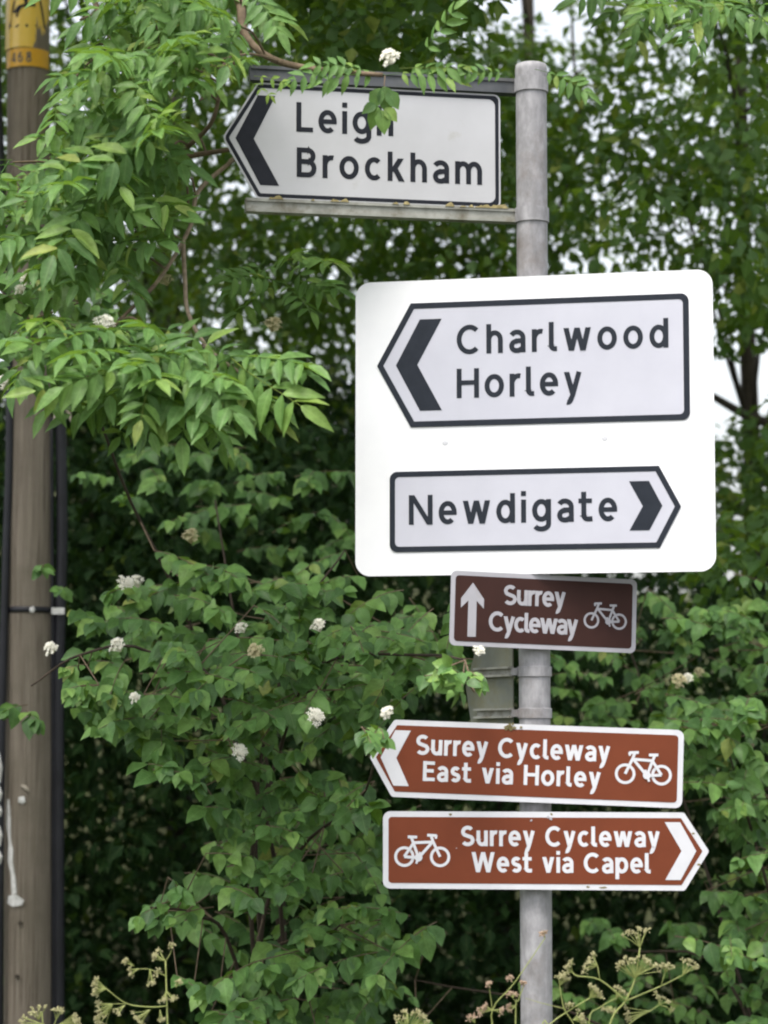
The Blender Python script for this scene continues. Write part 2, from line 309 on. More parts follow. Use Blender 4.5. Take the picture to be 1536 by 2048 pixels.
        S.append((arc(w / 2, c0 + r1, w / 2 - h * 1.15, r1, 35, 225, 16) + [(w / 2, c0)] + arc(w / 2, c0 - r1, w / 2 - h, r1, 45, -148, 16), False))
    elif ch == 'W': w = 1.5; a = h * 1.1; dia(a, CAP, w * .28, 0); dia(w / 2, CAP, w * .28, 0); dia(w / 2, CAP, w * .72, 0); dia(w - a, CAP, w * .72, 0)
    elif ch == '4': w = .86; stem(w - .27, 0, CAP); bar(0, w, .36); dia(w - .30, CAP, h, .30)
    elif ch == '6': w = .84; S.append((arc(w / 2, .42, w / 2 - h, .43 - h, 0, 360, 26)[:-1], True)); S.append((arc(w / 2 + .08, .55, w / 2 + .08 - h, CAP - .55 - h, 180, 75, 12), False))
    elif ch == '8': w = .84; S.append((arc(w / 2, .38, w / 2 - h, .39 - h, 0, 360, 26)[:-1], True)); S.append((arc(w / 2, CAP - .30, w / 2 - h - .05, .31 - h, 0, 360, 26)[:-1], True))
    else: w = .4
    return w, S, P
def ribbon(pts, t, closed):
    P = [np.array(p, float) for p in pts]; n = len(P); L = []; Rr = []
    for i in range(n):
        a = P[i] - P[i - 1] if (closed or i > 0) else None
        b = P[(i + 1) % n] - P[i] if (closed or i < n - 1) else None
        if a is None: a = b
        if b is None: b = a
        a = a / (np.linalg.norm(a) + 1e-9); b = b / (np.linalg.norm(b) + 1e-9)
        na = np.array([-a[1], a[0]]); nb = np.array([-b[1], b[0]]); m_ = na + nb; q = np.linalg.norm(m_)
        m_ = m_ / q if q > 1e-6 else na
        k = min(1 / max(m_ @ na, .45), 1.8) * t / 2
        L.append(P[i] + m_ * k); Rr.append(P[i] - m_ * k)
    return L, Rr
LAY = 0.00025
def text_shapes(s, t, u0, u1, v0, xh):
    """lay a line of lettering out between u0 and u1 on baseline v0: polygons with a layer index"""
    gl = [glyph(c, t) for c in s]; ink = sum(a[0] * xh for a in gl if True); gaps = len(s) - 1
    gap = (u1 - u0 - ink) / gaps
    out = []; x = u0
    for c, (w, S, P) in zip(s, gl):
        k = 0; one = []
        for pts, cl in S:
            L, Rr = ribbon(pts, t, cl); m_ = len(L)
            for i in range(m_ if cl else m_ - 1):
                j = (i + 1) % m_
                one.append(([(x + p[0] * xh, v0 + p[1] * xh) for p in (L[i], Rr[i], Rr[j], L[j])], k))
            k += 1
        for p_ in P:
            one.append(([(x + p[0] * xh, v0 + p[1] * xh) for p in p_], k)); k += 1
        if one: out.append(one)
        x += w * xh + gap
    return out
def flat(shapes, y, name, mat, parent):
    m = MB()
    for poly, k in shapes:
        m.add([(p[0], y - LAY * k, p[1]) for p in poly], [tuple(range(len(poly)))])
    return m.build(name, mat, parent)
def lettering(s, t, u0, u1, v0, xh, y, mat, parent):
    for one in text_shapes(s, t, u0, u1, v0, xh): flat(one, y, 'letter', mat, parent)
def rpoly(pts, radii, n=6):
    if np.isscalar(radii): radii = [radii] * len(pts)
    out = []; m = len(pts)
    for i in range(m):
        p = np.array(pts[i], float); a = np.array(pts[i - 1], float) - p; b = np.array(pts[(i + 1) % m], float) - p
        a /= np.linalg.norm(a); b /= np.linalg.norm(b); r = max(radii[i], 1e-4)
        ang = math.acos(max(-1, min(1, a @ b))); d = r / math.tan(ang / 2)
        s, e = p + a * d, p + b * d; c = p + (a + b) / np.linalg.norm(a + b) * (r / math.sin(ang / 2))
        a0 = math.atan2(*(s - c)[::-1]); a1 = math.atan2(*(e - c)[::-1]); da = (a1 - a0 + math.pi) % (2 * math.pi) - math.pi
        out += [tuple(c + r * np.array([math.cos(a0 + da * k / n), math.sin(a0 + da * k / n)])) for k in range(n + 1)]
    return out
def inset(pts, d):
    P = [np.array(p, float) for p in pts]; m = len(P)
    ar = sum(P[i - 1][0] * P[i][1] - P[i][0] * P[i - 1][1] for i in range(m)); sg = 1 if ar > 0 else -1
    out = []
    for i in range(m):
        a = P[i] - P[i - 1]; b = P[(i + 1) % m] - P[i]; a /= np.linalg.norm(a); b /= np.linalg.norm(b)
        na = np.array([-a[1], a[0]]) * sg; nb = np.array([-b[1], b[0]]) * sg; q = (na + nb) / np.linalg.norm(na + nb)
        out.append(P[i] + q * d / (q @ na))
    return out
def bicycle(u, v, s, face, lw, y, mat, parent):
    """bicycle emblem: (u, v) first hub, s wheel spacing, face +1 handlebar at u end, -1 mirrored"""
    sh = []
    def st(pts, k, cl=False, w=lw):
        q = [((u + (p[0] if face > 0 else 1 - p[0]) * s), v + p[1] * s) for p in pts]
        L, Rr = ribbon(q, w, cl); m_ = len(L)
        for i in range(m_ if cl else m_ - 1):
            j = (i + 1) % m_; sh.append(([tuple(L[i]), tuple(Rr[i]), tuple(Rr[j]), tuple(L[j])], k))
    st(arc(0, 0, .245, .245, 0, 360, 28)[:-1], 0, True); st(arc(1, 0, .245, .245, 0, 360, 28)[:-1], 0, True)
    st([(0, 0), (.20, .43), (.25, .58)], 1); st([(.10, .60), (.12, .50)], 3, False, lw * .8); st([(.10, .585), (.36, .60)], 2)
    st([(.215, .41), (.76, .385)], 3); st([(.22, .40), (.60, -.03)], 4); st([(.80, .53), (.60, -.03)], 5); st([(.64, .54), (.90, .55)], 6)
    st([(.60, -.03), (1.0, .0)], 7); st([(.74, .38), (1.0, .0)], 8); st(arc(.60, -.02, .075, .075, 0, 360, 14)[:-1], 9, True, lw * .9)
    st([(.55, .13), (.665, -.19)], 10, False, lw * .8)
    return flat(sh, y, 'bicycle_emblem', mat, parent)

# ------------------------------------------------------------------ the signpost
PX, PY, PR = 0.4242, 7.0, 0.0445
ztop = at(1068, 128, 7.0)[2]
post = thing('sign_post', 'grey galvanised steel post carrying all the direction signs', 'post', (PX, PY, 0))
def lathe(m, prof, n=28, ox=0, oy=0):
    v = []; f = []
    for z, r in prof:
        for k in range(n): v.append((ox + r * math.cos(2 * math.pi * k / n), oy + r * math.sin(2 * math.pi * k / n), z))
    for i in range(len(prof) - 1):
        for k in range(n): f.append((i * n + k, i * n + (k + 1) % n, (i + 1) * n + (k + 1) % n, (i + 1) * n + k))
    f.append(tuple(range((len(prof) - 1) * n, len(prof) * n)))
    return m.add(v, f)
lathe(MB(), [(-0.3, PR), (ztop - 0.078, PR), (ztop - 0.0705, PR * .998)]).build('shaft', M['galv'], post, True)
lathe(MB(), [(ztop - 0.074, PR), (ztop - 0.071, PR + .0015), (ztop - 0.02, PR + .002), (ztop - 0.004, PR), (ztop, PR * .8)]).build('post_cap', M['galv'], post, True)

def sign(name, label, c, yaw, roll=0.0):
    o = thing(name, label, 'road sign', c, (0, 0, 0), 'direction signs on the grey post')
    o.rotation_euler = (Matrix.Rotation(R(yaw), 3, 'Z') @ Matrix.Rotation(R(-roll), 3, 'Y')).to_euler()
    return o
def to_local(o, P):                                # world point -> sign coordinates
    m = Matrix.Translation(o.location) @ o.rotation_euler.to_matrix().to_4x4()
    return m.inverted() @ Vector(P)
def rear_mounts(o, zs, w, back=0.0):
    """channel rails behind a plate and the band clips that grip the post"""
    for z in zs:
        p = to_local(o, (PX, PY, o.location.z))
        m = MB(); m.box((0, 0.0125 + back, z), (w, 0.018, 0.034)); m.build('mounting_channel', M['channel_moss'], o)
        cz = MB(); n = 24; rr = PR + 0.0035
        v = []; f = []
        for zz in (z - .012, z + .012):
            for k in range(n): v.append((p.x + rr * math.cos(2 * math.pi * k / n), p.y + rr * math.sin(2 * math.pi * k / n), zz))
        for k in range(n): f.append((k, (k + 1) % n, n + (k + 1) % n, n + k))
        cz.add(v, f)
        cz.box((p.x, (p.y - PR + 0.02 + back) / 2, z), (0.03, max(p.y - PR - 0.02 - back, .004), 0.02))
        cz.build('post_clip', M['galv'], o)

# --- Leigh / Brockham flag sign
s1 = sign('direction_sign', 'white arrow-shaped sign pointing left to Leigh and Brockham at the post top', (-0.0284, 6.93, 3.3122), 10.78)
pts = [(0.3695, 0.167), (-0.335, 0.167), (-0.434, 0.004), (-0.335, -0.167), (0.3695, -0.167)]
MB().prism(rpoly(pts, [.02, .02, .03, .02, .02]), 0, 0.004).build('plate', M['shaded_old_white'], s1)
MB().ring(rpoly(inset(pts, .005), [.016, .012, .02, .012, .016]), rpoly(inset(pts, .0155), [.02, .006, .01, .006, .02]), -0.0008, 0.0005).build('border', M['sign_black'], s1)
MB().prism([(-.334, .130), (-.284, .130), (-.345, .004), (-.272, -.128), (-.326, -.128), (-.397, .004)], -0.0008, 0.0005).build('chevron', M['sign_black'], s1)
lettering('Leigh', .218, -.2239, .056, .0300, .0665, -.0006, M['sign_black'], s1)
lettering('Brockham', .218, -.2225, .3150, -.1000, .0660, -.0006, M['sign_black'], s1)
def channel(x0, x1, z0, z1, y0, y1):
    m = MB(); m.box(((x0 + x1) / 2, (y0 + y1) / 2, (z0 + z1) / 2), (x1 - x0, y1 - y0, z1 - z0))
    lip = (z1 - z0) * .22
    m.box(((x0 + x1) / 2, y0 - .0022, z1 - lip / 2), (x1 - x0 - .002, .0044, lip)); m.box(((x0 + x1) / 2, y0 - .0022, z0 + lip / 2), (x1 - x0 - .002, .0044, lip))
    return m
tag(channel(-.357, .4225, .171, .214, -.006, .030).build('rail', M['channel_dark'], s1), 'dark top rail')
tag(channel(-.367, .4225, -.2060, -.1675, -.006, .026).build('rail', M['channel_moss'], s1), 'mossy bottom rail')
for z in (.1925, -.188):
    p = to_local(s1, (PX, PY, s1.location.z)); m = MB(); lathe(m, [(z - .021, PR + .001), (z - .0205, PR + .0045), (z + .0205, PR + .0045), (z + .021, PR + .001)], 28, p.x, p.y)
    m.box((.428, -.006, z), (.026, .012, .026)); m.tube([(.428, -.018, z), (.428, -.01, z)], .007, 6)
    m.build('post_clip', M['galv'], s1)
mo = MB()
for i in range(26):
    x = random.choice([random.uniform(-.34, .36), random.gauss(.34, .03)]); x = min(x, .375); r_ = random.uniform(.004, .010)
    mo.add([(x - r_ * 1.6, -.0125, -.169), (x + r_ * 1.6, -.0125, -.169), (x + r_ * .6, -.006, -.168 + r_ * random.uniform(.5, 1.6)), (x - r_ * .7, -.006, -.168 + r_ * random.uniform(.4, 1.3)), (x, .002, -.168)], [(0, 1, 2, 3), (0, 4, 1), (2, 4, 3), (1, 4, 2), (0, 3, 4)])
tag(mo.build('moss', M['moss'], s1), kind='stuff')

# --- Charlwood / Horley / Newdigate panel
s2 = sign('direction_sign', 'big rounded white panel reading Charlwood, Horley and Newdigate', (0.4173, 6.93, 2.5133), -11.81)
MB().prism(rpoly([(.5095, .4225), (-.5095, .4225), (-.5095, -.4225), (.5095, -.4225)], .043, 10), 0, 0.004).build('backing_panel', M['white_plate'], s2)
def flag(parent, outer, radii, chev, mat, ink, bw, label):
    y = -0.0018
    p = MB().prism(rpoly(outer, radii), y, 0.0008).build('arrow_panel', mat, parent); tag(p, label)
    MB().ring(rpoly(outer, radii), rpoly(inset(outer, bw), [max(r - bw * .6, .001) for r in radii]), y - .0007, y + .0004).build('border', ink, p)
    MB().prism(chev, y - .0007, y + .0004).build('chevron', ink, p)
    return p, y - .0006
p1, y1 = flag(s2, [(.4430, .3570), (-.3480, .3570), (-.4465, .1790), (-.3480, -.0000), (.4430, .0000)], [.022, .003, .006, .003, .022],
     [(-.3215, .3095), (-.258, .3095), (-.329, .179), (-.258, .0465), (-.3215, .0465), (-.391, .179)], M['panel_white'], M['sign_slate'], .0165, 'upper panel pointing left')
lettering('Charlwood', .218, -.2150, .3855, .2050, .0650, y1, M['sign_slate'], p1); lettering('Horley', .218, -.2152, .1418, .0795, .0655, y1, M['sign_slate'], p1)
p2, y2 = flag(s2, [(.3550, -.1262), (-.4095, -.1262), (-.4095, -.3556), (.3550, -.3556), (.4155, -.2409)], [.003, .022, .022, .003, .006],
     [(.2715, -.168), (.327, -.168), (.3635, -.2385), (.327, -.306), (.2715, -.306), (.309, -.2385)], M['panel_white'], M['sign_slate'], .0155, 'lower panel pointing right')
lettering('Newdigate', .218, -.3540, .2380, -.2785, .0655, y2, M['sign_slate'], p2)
for x, z in ((-.249, -.046), (.2046, -.0446)):
    m = MB(); lathe(m, [(-.0035, .0085), (0.0, .0085), (.0010, .006)], 12)
    m.v = [(x + a, -c, z + b) for a, b, c in m.v]; m.build('bolt_cap', M['brown_white'], s2)
rear_mounts(s2, (.25, -.25), .86)

# --- small dark brown cycleway sign (straight on)
s3 = sign('direction_sign', 'small dark brown Surrey Cycleway sign with a straight-ahead arrow under the big panel', (0.4483, 6.940, 1.9843), 12.97, -1.87)
o4 = [(.271, .104), (-.271, .104), (-.271, -.104), (.271, -.104)]
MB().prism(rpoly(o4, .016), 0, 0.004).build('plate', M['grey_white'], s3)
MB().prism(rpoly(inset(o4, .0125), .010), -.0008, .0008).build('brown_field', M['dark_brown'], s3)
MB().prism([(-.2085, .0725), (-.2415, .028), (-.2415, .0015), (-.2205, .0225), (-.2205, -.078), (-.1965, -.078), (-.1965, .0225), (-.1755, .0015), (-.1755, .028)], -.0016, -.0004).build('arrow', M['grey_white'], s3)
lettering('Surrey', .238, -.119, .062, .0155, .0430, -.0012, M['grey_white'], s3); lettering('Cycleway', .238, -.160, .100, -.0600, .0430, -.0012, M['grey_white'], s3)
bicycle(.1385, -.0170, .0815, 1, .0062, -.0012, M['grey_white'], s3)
rear_mounts(s3, (.0,), .40)

# --- brown sign pointing left
s4 = sign('direction_sign', 'brown arrow sign pointing left, Surrey Cycleway East via Horley', (0.4238, 6.93, 1.5624), -7.0, -2.12)
oe = [(.4045, .1075), (-.4020, .1075), (-.4680, .0010), (-.4020, -.1075), (.4045, -.1075)]
MB().prism(rpoly(oe, [.020, .012, .012, .012, .020]), 0, 0.004).build('plate', M['brown_white'], s4)
MB().prism(rpoly(inset(oe, .0150), [.010, .003, .003, .003, .010]), -.0008, .0008).build('brown_field', M['brown'], s4)
MB().prism([(-.3980, .0785), (-.3545, .0785), (-.3925, .0010), (-.3545, -.0760), (-.3980, -.0760), (-.4365, .0010)], -.0016, -.0004).build('chevron', M['brown_white'], s4)
lettering('Surrey Cycleway', .238, -.3385, .2035, .0125, .0430, -.0012, M['brown_white'], s4); lettering('East via Horley', .238, -.3160, .1795, -.0600, .0430, -.0012, M['brown_white'], s4)
bicycle(.2459, -.0186, .0999, 1, .0078, -.0012, M['brown_white'], s4)
m = MB()
for i in range(16):
    x = -.075 + random.gauss(0, .009); z = .1 + random.gauss(-.002, .004); r_ = random.uniform(.0025, .0055); a = random.uniform(0, 6)
    q = [(x + r_ * random.uniform(.6, 1.2) * math.cos(a + k * 1.05), z + r_ * random.uniform(.6, 1.3) * math.sin(a + k * 1.05)) for k in range(6)]
    m.prism(q, -.0022 - .0004 * random.random() - i * .0001, .0005)
tag(m.build('moss', M['moss'], s4), kind='stuff')
rear_mounts(s4, (.0,), .60)

# --- brown sign pointing right
s5 = sign('direction_sign', 'brown arrow sign pointing right, Surrey Cycleway West via Capel, lowest on the post', (0.4141, 6.93, 1.3225), -6.26, -0.09)
ow = [(.4150, .1068), (-.4195, .1068), (-.4195, -.1068), (.4150, -.1068), (.4825, .0015)]
MB().prism(rpoly(ow, [.012, .020, .020, .012, .010]), 0, 0.004).build('plate', M['brown_white'], s5)
MB().prism(rpoly(inset(ow, .0155), [.003, .010, .010, .003, .003]), -.0008, .0008).build('brown_field', M['brown'], s5)
MB().prism([(.3620, .0800), (.4040, .0800), (.4475, .0015), (.4040, -.0775), (.3620, -.0775), (.4070, .0015)], -.0016, -.0004).build('chevron', M['brown_white'], s5)
lettering('Surrey Cycleway', .238, -.2015, .3485, .0118, .0430, -.0012, M['brown_white'], s5); lettering('West via Capel', .238, -.1720, .3220, -.0602, .0430, -.0012, M['brown_white'], s5)
bicycle(-.3595, -.0185, .0999, -1, .0078, -.0012, M['brown_white'], s5)
for x, z, r_ in ((.048, .088, .0055), (.041, .0925, .004), (-.006, .083, .0035), (-.214, .006, .002), (.330, .012, .003)):
    q = [(x + r_ * random.uniform(.5, 1.3) * math.cos(k * .9), z + r_ * random.uniform(.5, 1.1) * math.sin(k * .9)) for k in range(7)]
    MB().prism(q, -.0021, -.0005).build('scuff', M['grey_white'], s5)
for x, z, w_ in ((-.23, .0985, .006), (.05, .100, .004), (.19, -.100, .010), (.15, -.0985, .006), (.44, .05, .005), (.455, -.035, .006)):
    q = [(x + w_ * random.uniform(.6, 1.3) * math.cos(k * .9), z + .0035 * random.uniform(.5, 1.2) * math.sin(k * .9)) for k in range(7)]
    MB().prism(q, -.0006, .0005).build('stain', M['moss'], s5)
rear_mounts(s5, (.0,), .60)

# --- sign turned away, seen from behind
c6 = at(1035, 1395, 7.0)
s6 = thing('turned_away_sign', 'small weathered sign turned away, its mossy grey-green back showing beside the post', 'road sign', (PX - .052, PY + .012, float(c6[2])), (0, 0, R(180 - 60)), 'direction signs on the grey post')
# local: +x runs away from the post; the back faces local +y
pl6 = [(.012, .165), (.195, .165), (.262, .035), (.215, -.135), (.012, -.135)]
MB().prism(rpoly(pl6, [.012, .012, .012, .012, .012]), 0, .004).build('plate', M['plate_back'], s6)
for z in (.085, -.032):
    m = MB(); m.box((.10, .0125, z), (.19, .017, .006)); m.box((.10, .0125, z - .022), (.19, .017, .006)); m.box((.10, .006, z - .011), (.19, .004, .016))
    m.build('mounting_channel', M['channel_moss'], s6)
    cl = MB(); mi = s6.matrix_basis if False else (Matrix.Translation(s6.location) @ s6.rotation_euler.to_matrix().to_4x4()).inverted(); p = mi @ Vector((PX, PY, s6.location.z))
    lathe(cl, [(z - .027, PR + .0008), (z - .026, PR + .004), (z + .001, PR + .004), (z + .002, PR + .0008)], 28, p.x, p.y)
    cl.box((p.x * .35 + .004, .006, z - .012), (.03, .012, .02)); cl.build('post_clip', M['galv'], s6)

# ------------------------------------------------------------------ telegraph pole
TD = 10.4; K = TD / FPX
tp0 = at(56, 2048, TD); tp1 = at(58, 0, TD); base = np.array([tp0[0], TD, 0.0])
pole = thing('telegraph_pole', 'brown wooden telegraph pole at the left edge with black cables', 'pole', tuple(base))
def pc(z):                                            # pole centre and radius at height z, in the pole's own frame
    t = (z - tp0[2]) / (tp1[2] - tp0[2]); return np.array([(tp1[0] - tp0[0]) * t, 0.0]), K * (47.5 - 4.5 * t)
zs = np.linspace(-0.3, 8.2, 40); m = MB(); nseg = 36; v = []; f = []
for i, z in enumerate(zs):
    c, r = pc(z)
    for k in range(nseg):
        a = 2 * math.pi * k / nseg; q = r * (1 + .012 * math.sin(3 * a + z) + .008 * math.sin(7 * a - 2 * z))
        v.append((c[0] + q * math.cos(a), c[1] + q * math.sin(a), z))
for i in range(len(zs) - 1):
    for k in range(nseg): f.append((i * nseg + k, i * nseg + (k + 1) % nseg, (i + 1) * nseg + (k + 1) % nseg, (i + 1) * nseg + k))
f.append(tuple(range((len(zs) - 1) * nseg, len(zs) * nseg)))
m.add(v, f).build('shaft', M['wood'], pole, True)
def cable(pixels, rpx, name, lab=None, dy=0.0):
    P = [at(x, y, TD + dy) - base for x, y in pixels]
    P = [np.array([p[0], dy, p[2]]) for p in P]
    o = MB().tube(smooth_path(P, 5), rpx * K, 12).build(name, M['cable'], pole, True)
    if lab: tag(o, lab)
    return o
cable([(-14, -400), (-6, 120), (0, 280), (4, 420), (14, 650), (20, 850), (13, 1090), (8, 1260), (3, 1500), (-1, 1800), (-3, 2300), (-3, 2560)], 8, 'cable', dy=-.075)
cable([(119, 812), (122, 900), (124, 1080), (121, 1200), (117, 1400), (117, 1700), (118, 2050), (118, 2560)], 11.5, 'conduit', dy=.0)
cable([(102, 835), (104, 1200), (106, 1600), (107, 2050), (107, 2560)], 5, 'cable', dy=-.01)
# band and white tag that hold the conduit
zb = (at(90, 1221, TD) - base)[2]; c, r = pc(zb)
m = MB(); lathe(m, [(zb - .012, r + .001), (zb - .012, r + .005), (zb + .012, r + .005), (zb + .012, r + .001)], 32, c[0], c[1]); m.build('band', M['cable'], pole, True)
def on_pole(px, py, lift=.004):
    """point on the camera side of the pole's surface seen at a pixel"""
    q = at(px, py, TD - .08) - base; c, r = pc(q[2]); dx = max(-.97, min(.97, (q[0] - c[0]) / r)); return np.array([c[0] + dx * (r + lift), c[1] - math.sqrt(1 - dx * dx) * (r + lift), q[2]])
def scrap(outline, mat, name, lift=.004, lab=None):
    P = [on_pole(x, y, lift + random.uniform(0, .004)) for x, y in outline]; c_ = sum(P) / len(P) + np.array([0, -.004, 0]); n_ = len(P)
    B = [p + np.array([0, .004, 0]) for p in P]
    o = MB().add(P + [c_] + B, [(i, (i + 1) % n_, n_) for i in range(n_)] + [(i, n_ + 1 + i, n_ + 1 + (i + 1) % n_, (i + 1) % n_) for i in range(n_)]).build(name, mat, pole)
    if lab: tag(o, lab)
scrap([(60, 1216), (67, 1213), (70, 1220), (66, 1226), (60, 1224)], M['paper'], 'clip_head', .008)
q = at(116, 1222, TD - .05) - base
MB().box((q[0], -.052, q[2]), (26 * K, .006, 13 * K)).build('cable_tag', M['paper'], pole)
scrap([(43, 1570), (50, 1569), (58, 1576), (60, 1583), (52, 1580)], M['peeled'], 'paper_scrap'); scrap([(39, 1594), (50, 1592), (52, 1604), (46, 1608), (38, 1604)], M['paper'], 'paper_scrap')
scrap([(15, 1600), (20, 1598), (23, 1640), (22, 1675), (28, 1700), (27, 1735), (33, 1760), (35, 1786), (25, 1790), (23, 1745), (17, 1725), (18, 1680), (13, 1650)], M['paper'], 'paper_strip', .003, 'long torn white strip')
scrap([(20, 1792), (35, 1788), (50, 1800), (46, 1810), (28, 1813), (17, 1806)], M['paper'], 'paper_scrap', .008)
for yy, hh in ((1505, 60), (1572, 30), (1610, 22), (1650, 40), (1700, 26)):
    a = at(4, yy, TD) - base; b_ = at(6, yy + hh, TD) - base
    MB().tube([(a[0], -.09, a[2]), ((a[0] + b_[0]) / 2 + .004, -.094, (a[2] + b_[2]) / 2), (b_[0], -.09, b_[2])], [.006, .011, .005], 7).build('paint_flake', M['paper'], pole)
for x, y in ((42, 1845), (36, 1952)):
    p_ = on_pole(x, y, .001); MB().tube([p_, p_ + np.array([0, -.008, 0])], .009, 8).build('bolt', M['bark'], pole)
# pale forked capping peeling off the head of the conduit
def fork(pixels, rad):
    P = [at(x, y, TD - .08) - base for x, y in pixels]; P = [np.array([p[0], -.085, p[2]]) for p in P]
    return smooth_path(P, 4), rad
m = MB()
p_, _ = fork([(121, 804), (115, 812), (112, 828), (110, 844)], 0); m.tube(p_, list(np.linspace(.011, .007, len(p_))), 7)
p_, _ = fork([(121, 804), (130, 810), (138, 826), (143, 844)], 0); m.tube(p_, list(np.linspace(.012, .005, len(p_))), 7)
tag(m.build('forked_strap', M['peeled'], pole, True), 'pale forked strap end')

# yellow warning plates bent round the pole
def curved(px0, px1, py0, py1, mat, name, label):
    c_top = at(58, py0, TD); c, r = pc(c_top[2]); z1 = (at(58, py0, TD - r) - base)[2]; z0 = (at(58, py1, TD - r) - base)[2]
    rr = r + .005; root = thing(name, label, 'sign', tuple(base))
    a0 = math.asin(max(-.999, (px0 - 58) * K / rr)) ; a1 = math.asin(min(.999, (px1 - 58) * K / rr))
    n_ = 24; v = []; f = []
    for j, z in enumerate((z0, z1)):
        for i in range(n_ + 1):
            a = a0 + (a1 - a0) * i / n_
            for q in (rr, rr - .003): v.append((c[0] + q * math.sin(a), c[1] - q * math.cos(a), z))
    w_ = 2 * (n_ + 1)
    for i in range(n_):
        f += [(2 * i, 2 * i + 2, w_ + 2 * i + 2, w_ + 2 * i), (2 * i + 1, w_ + 2 * i + 1, w_ + 2 * i + 3, 2 * i + 3), (w_ + 2 * i, w_ + 2 * i + 2, w_ + 2 * i + 3, w_ + 2 * i + 1), (2 * i, 2 * i + 1, 2 * i + 3, 2 * i + 2)]
    f += [(0, w_, w_ + 1, 1), (2 * n_, 2 * n_ + 1, w_ + 2 * n_ + 1, w_ + 2 * n_)]
    MB().add(v, f).build('plate', mat, root, False)
    def wrap(s_, z, k=0):                              # arc length from the plate's middle -> point
        a = s_ / rr; q = rr + .0009 + LAY * k; return (c[0] + q * math.sin(a), c[1] - q * math.cos(a), z)
    return root, wrap, z0, z1, rr
wp, wrap, z0, z1, rr = curved(13, 103, -120, 94, M['yellow'], 'warning_plate', 'yellow warning plate with black figure bent round the wooden pole')
def zpx(y): return float((at(58, y, TD - rr) - base)[2])
def sstroke(pts, w, cl=False):
    L, Rr = ribbon(pts, w, cl); out = []; m_ = len(L)
    for i in range(m_ if cl else m_ - 1):
        j = (i + 1) % m_
        for s_ in range(4):
            t0, t1 = s_ / 4, (s_ + 1) / 4; mixp = lambda A, B, t: A + (B - A) * t
            out.append([mixp(L[i], L[j], t0), mixp(Rr[i], Rr[j], t0), mixp(Rr[i], Rr[j], t1), mixp(L[i], L[j], t1)])
    return out
zt = zpx(-105); zb_ = zpx(51)
m = MB()
for q in sstroke([(-.075, zb_), (.095, zb_), (.01, zt)], .012, True): m.add([wrap(p[0], p[1]) for p in q], [(0, 1, 2, 3)])
m.build('triangle', M['sign_black'], wp)
m = MB()
def Z(y): return zpx(y)
for st_, w_ in (([(-.05, Z(24)), (-.025, Z(13)), (.02, Z(9)), (.045, Z(9))], .013), ([(-.036, Z(33)), (-.03, Z(22)), (-.018, Z(14))], .011), ([(.005, Z(10)), (.004, Z(-12)), (.0, Z(-30))], .016), ([(.004, Z(-20)), (-.02, Z(-8)), (-.03, Z(-14))], .009)):
    for q in sstroke(st_, w_): m.add([wrap(p[0], p[1], 1) for p in q], [(0, 1, 2, 3)])
m.build('figure', M['sign_black'], wp)
wp2, wrap2, a0, a1, rr2 = curved(14, 101, 96, 132, M['amber'], 'number_plate', 'amber plate numbered 468 below the yellow warning plate on the wooden pole')
for u0, u1, ch in ((-.066, -.046, '4'), (-.034, -.012, '6'), (0.002, .024, '8')):
    xh = .034; w, S, P_ = glyph(ch, .22); m = MB(); k = 0
    for pts_, cl in S:
        for q in sstroke(pts_, .22, cl): m.add([wrap2(u0 + p[0] * xh * .8, Z(124) + p[1] * xh, k) for p in q], [(0, 1, 2, 3)])
        k += 1
    for pp in P_: m.add([wrap2(u0 + p[0] * xh * .8, Z(124) + p[1] * xh, k) for p in pp], [tuple(range(len(pp)))]); k += 1
    m.build('numeral', M['channel_dark'], wp2)

# ------------------------------------------------------------------ foliage tools
def leaf_template(rows, hw, droop, fold, wave=0.0, length=1.0):
    """blade along +Y, normal +Z: mid-rib verts, then left and right edge verts"""
    m = len(rows); mid = [(0, t * length, -droop * t * t * length) for t in rows]
    L = [(-w * length, t * length, (-droop * t * t + fold * w + wave * math.sin(9 * t)) * length) for t, w in zip(rows[1:-1], hw[1:-1])]
    Rr = [(w * length, t * length, (-droop * t * t + fold * w - wave * math.sin(9 * t + 1)) * length) for t, w in zip(rows[1:-1], hw[1:-1])]
    V = np.array(mid + L + Rr); k = m - 2; F3 = []; F4 = []
    for side, o in ((0, m), (1, m + k)):
        a = [(0, 1, o)] if side else [(0, o, 1)]
        F3 += a
        for i in range(k - 1):
            F4.append((i + 1, i + 2, o + i + 1, o + i) if side else (i + 1, o + i, o + i + 1, i + 2))
        F3.append((k, k + 1, o + k - 1) if side else (k, o + k - 1, k + 1))
    return V, np.array(F4, int).reshape(-1, 4), np.array(F3, int)
DOG = [leaf_template([0, .14, .38, .66, .87, 1], [0, .19, .335, .27, .11, 0], d, f_, w_) for d, f_, w_ in ((.22, .35, .01), (.35, .15, .02), (.10, .45, .015), (.45, .25, .02))]
LOW = [leaf_template([0, .42, 1], [0, .34, 0], d, f_) for d, f_ in ((.2, .3), (.35, .1))]
LANCE = [leaf_template([0, .12, .35, .65, .87, 1], [0, .085, .165, .135, .05, 0], d, f_, w_) for d, f_, w_ in ((.22, .45, .008), (.38, .35, .012), (.10, .55, .01))]
def unit(a): return a / (np.linalg.norm(a, axis=-1, keepdims=True) + 1e-9)
def frames(d, nrm):
    y = unit(d); z = unit(nrm - (nrm * y).sum(-1, keepdims=True) * y); x = np.cross(y, z); return x, y, z
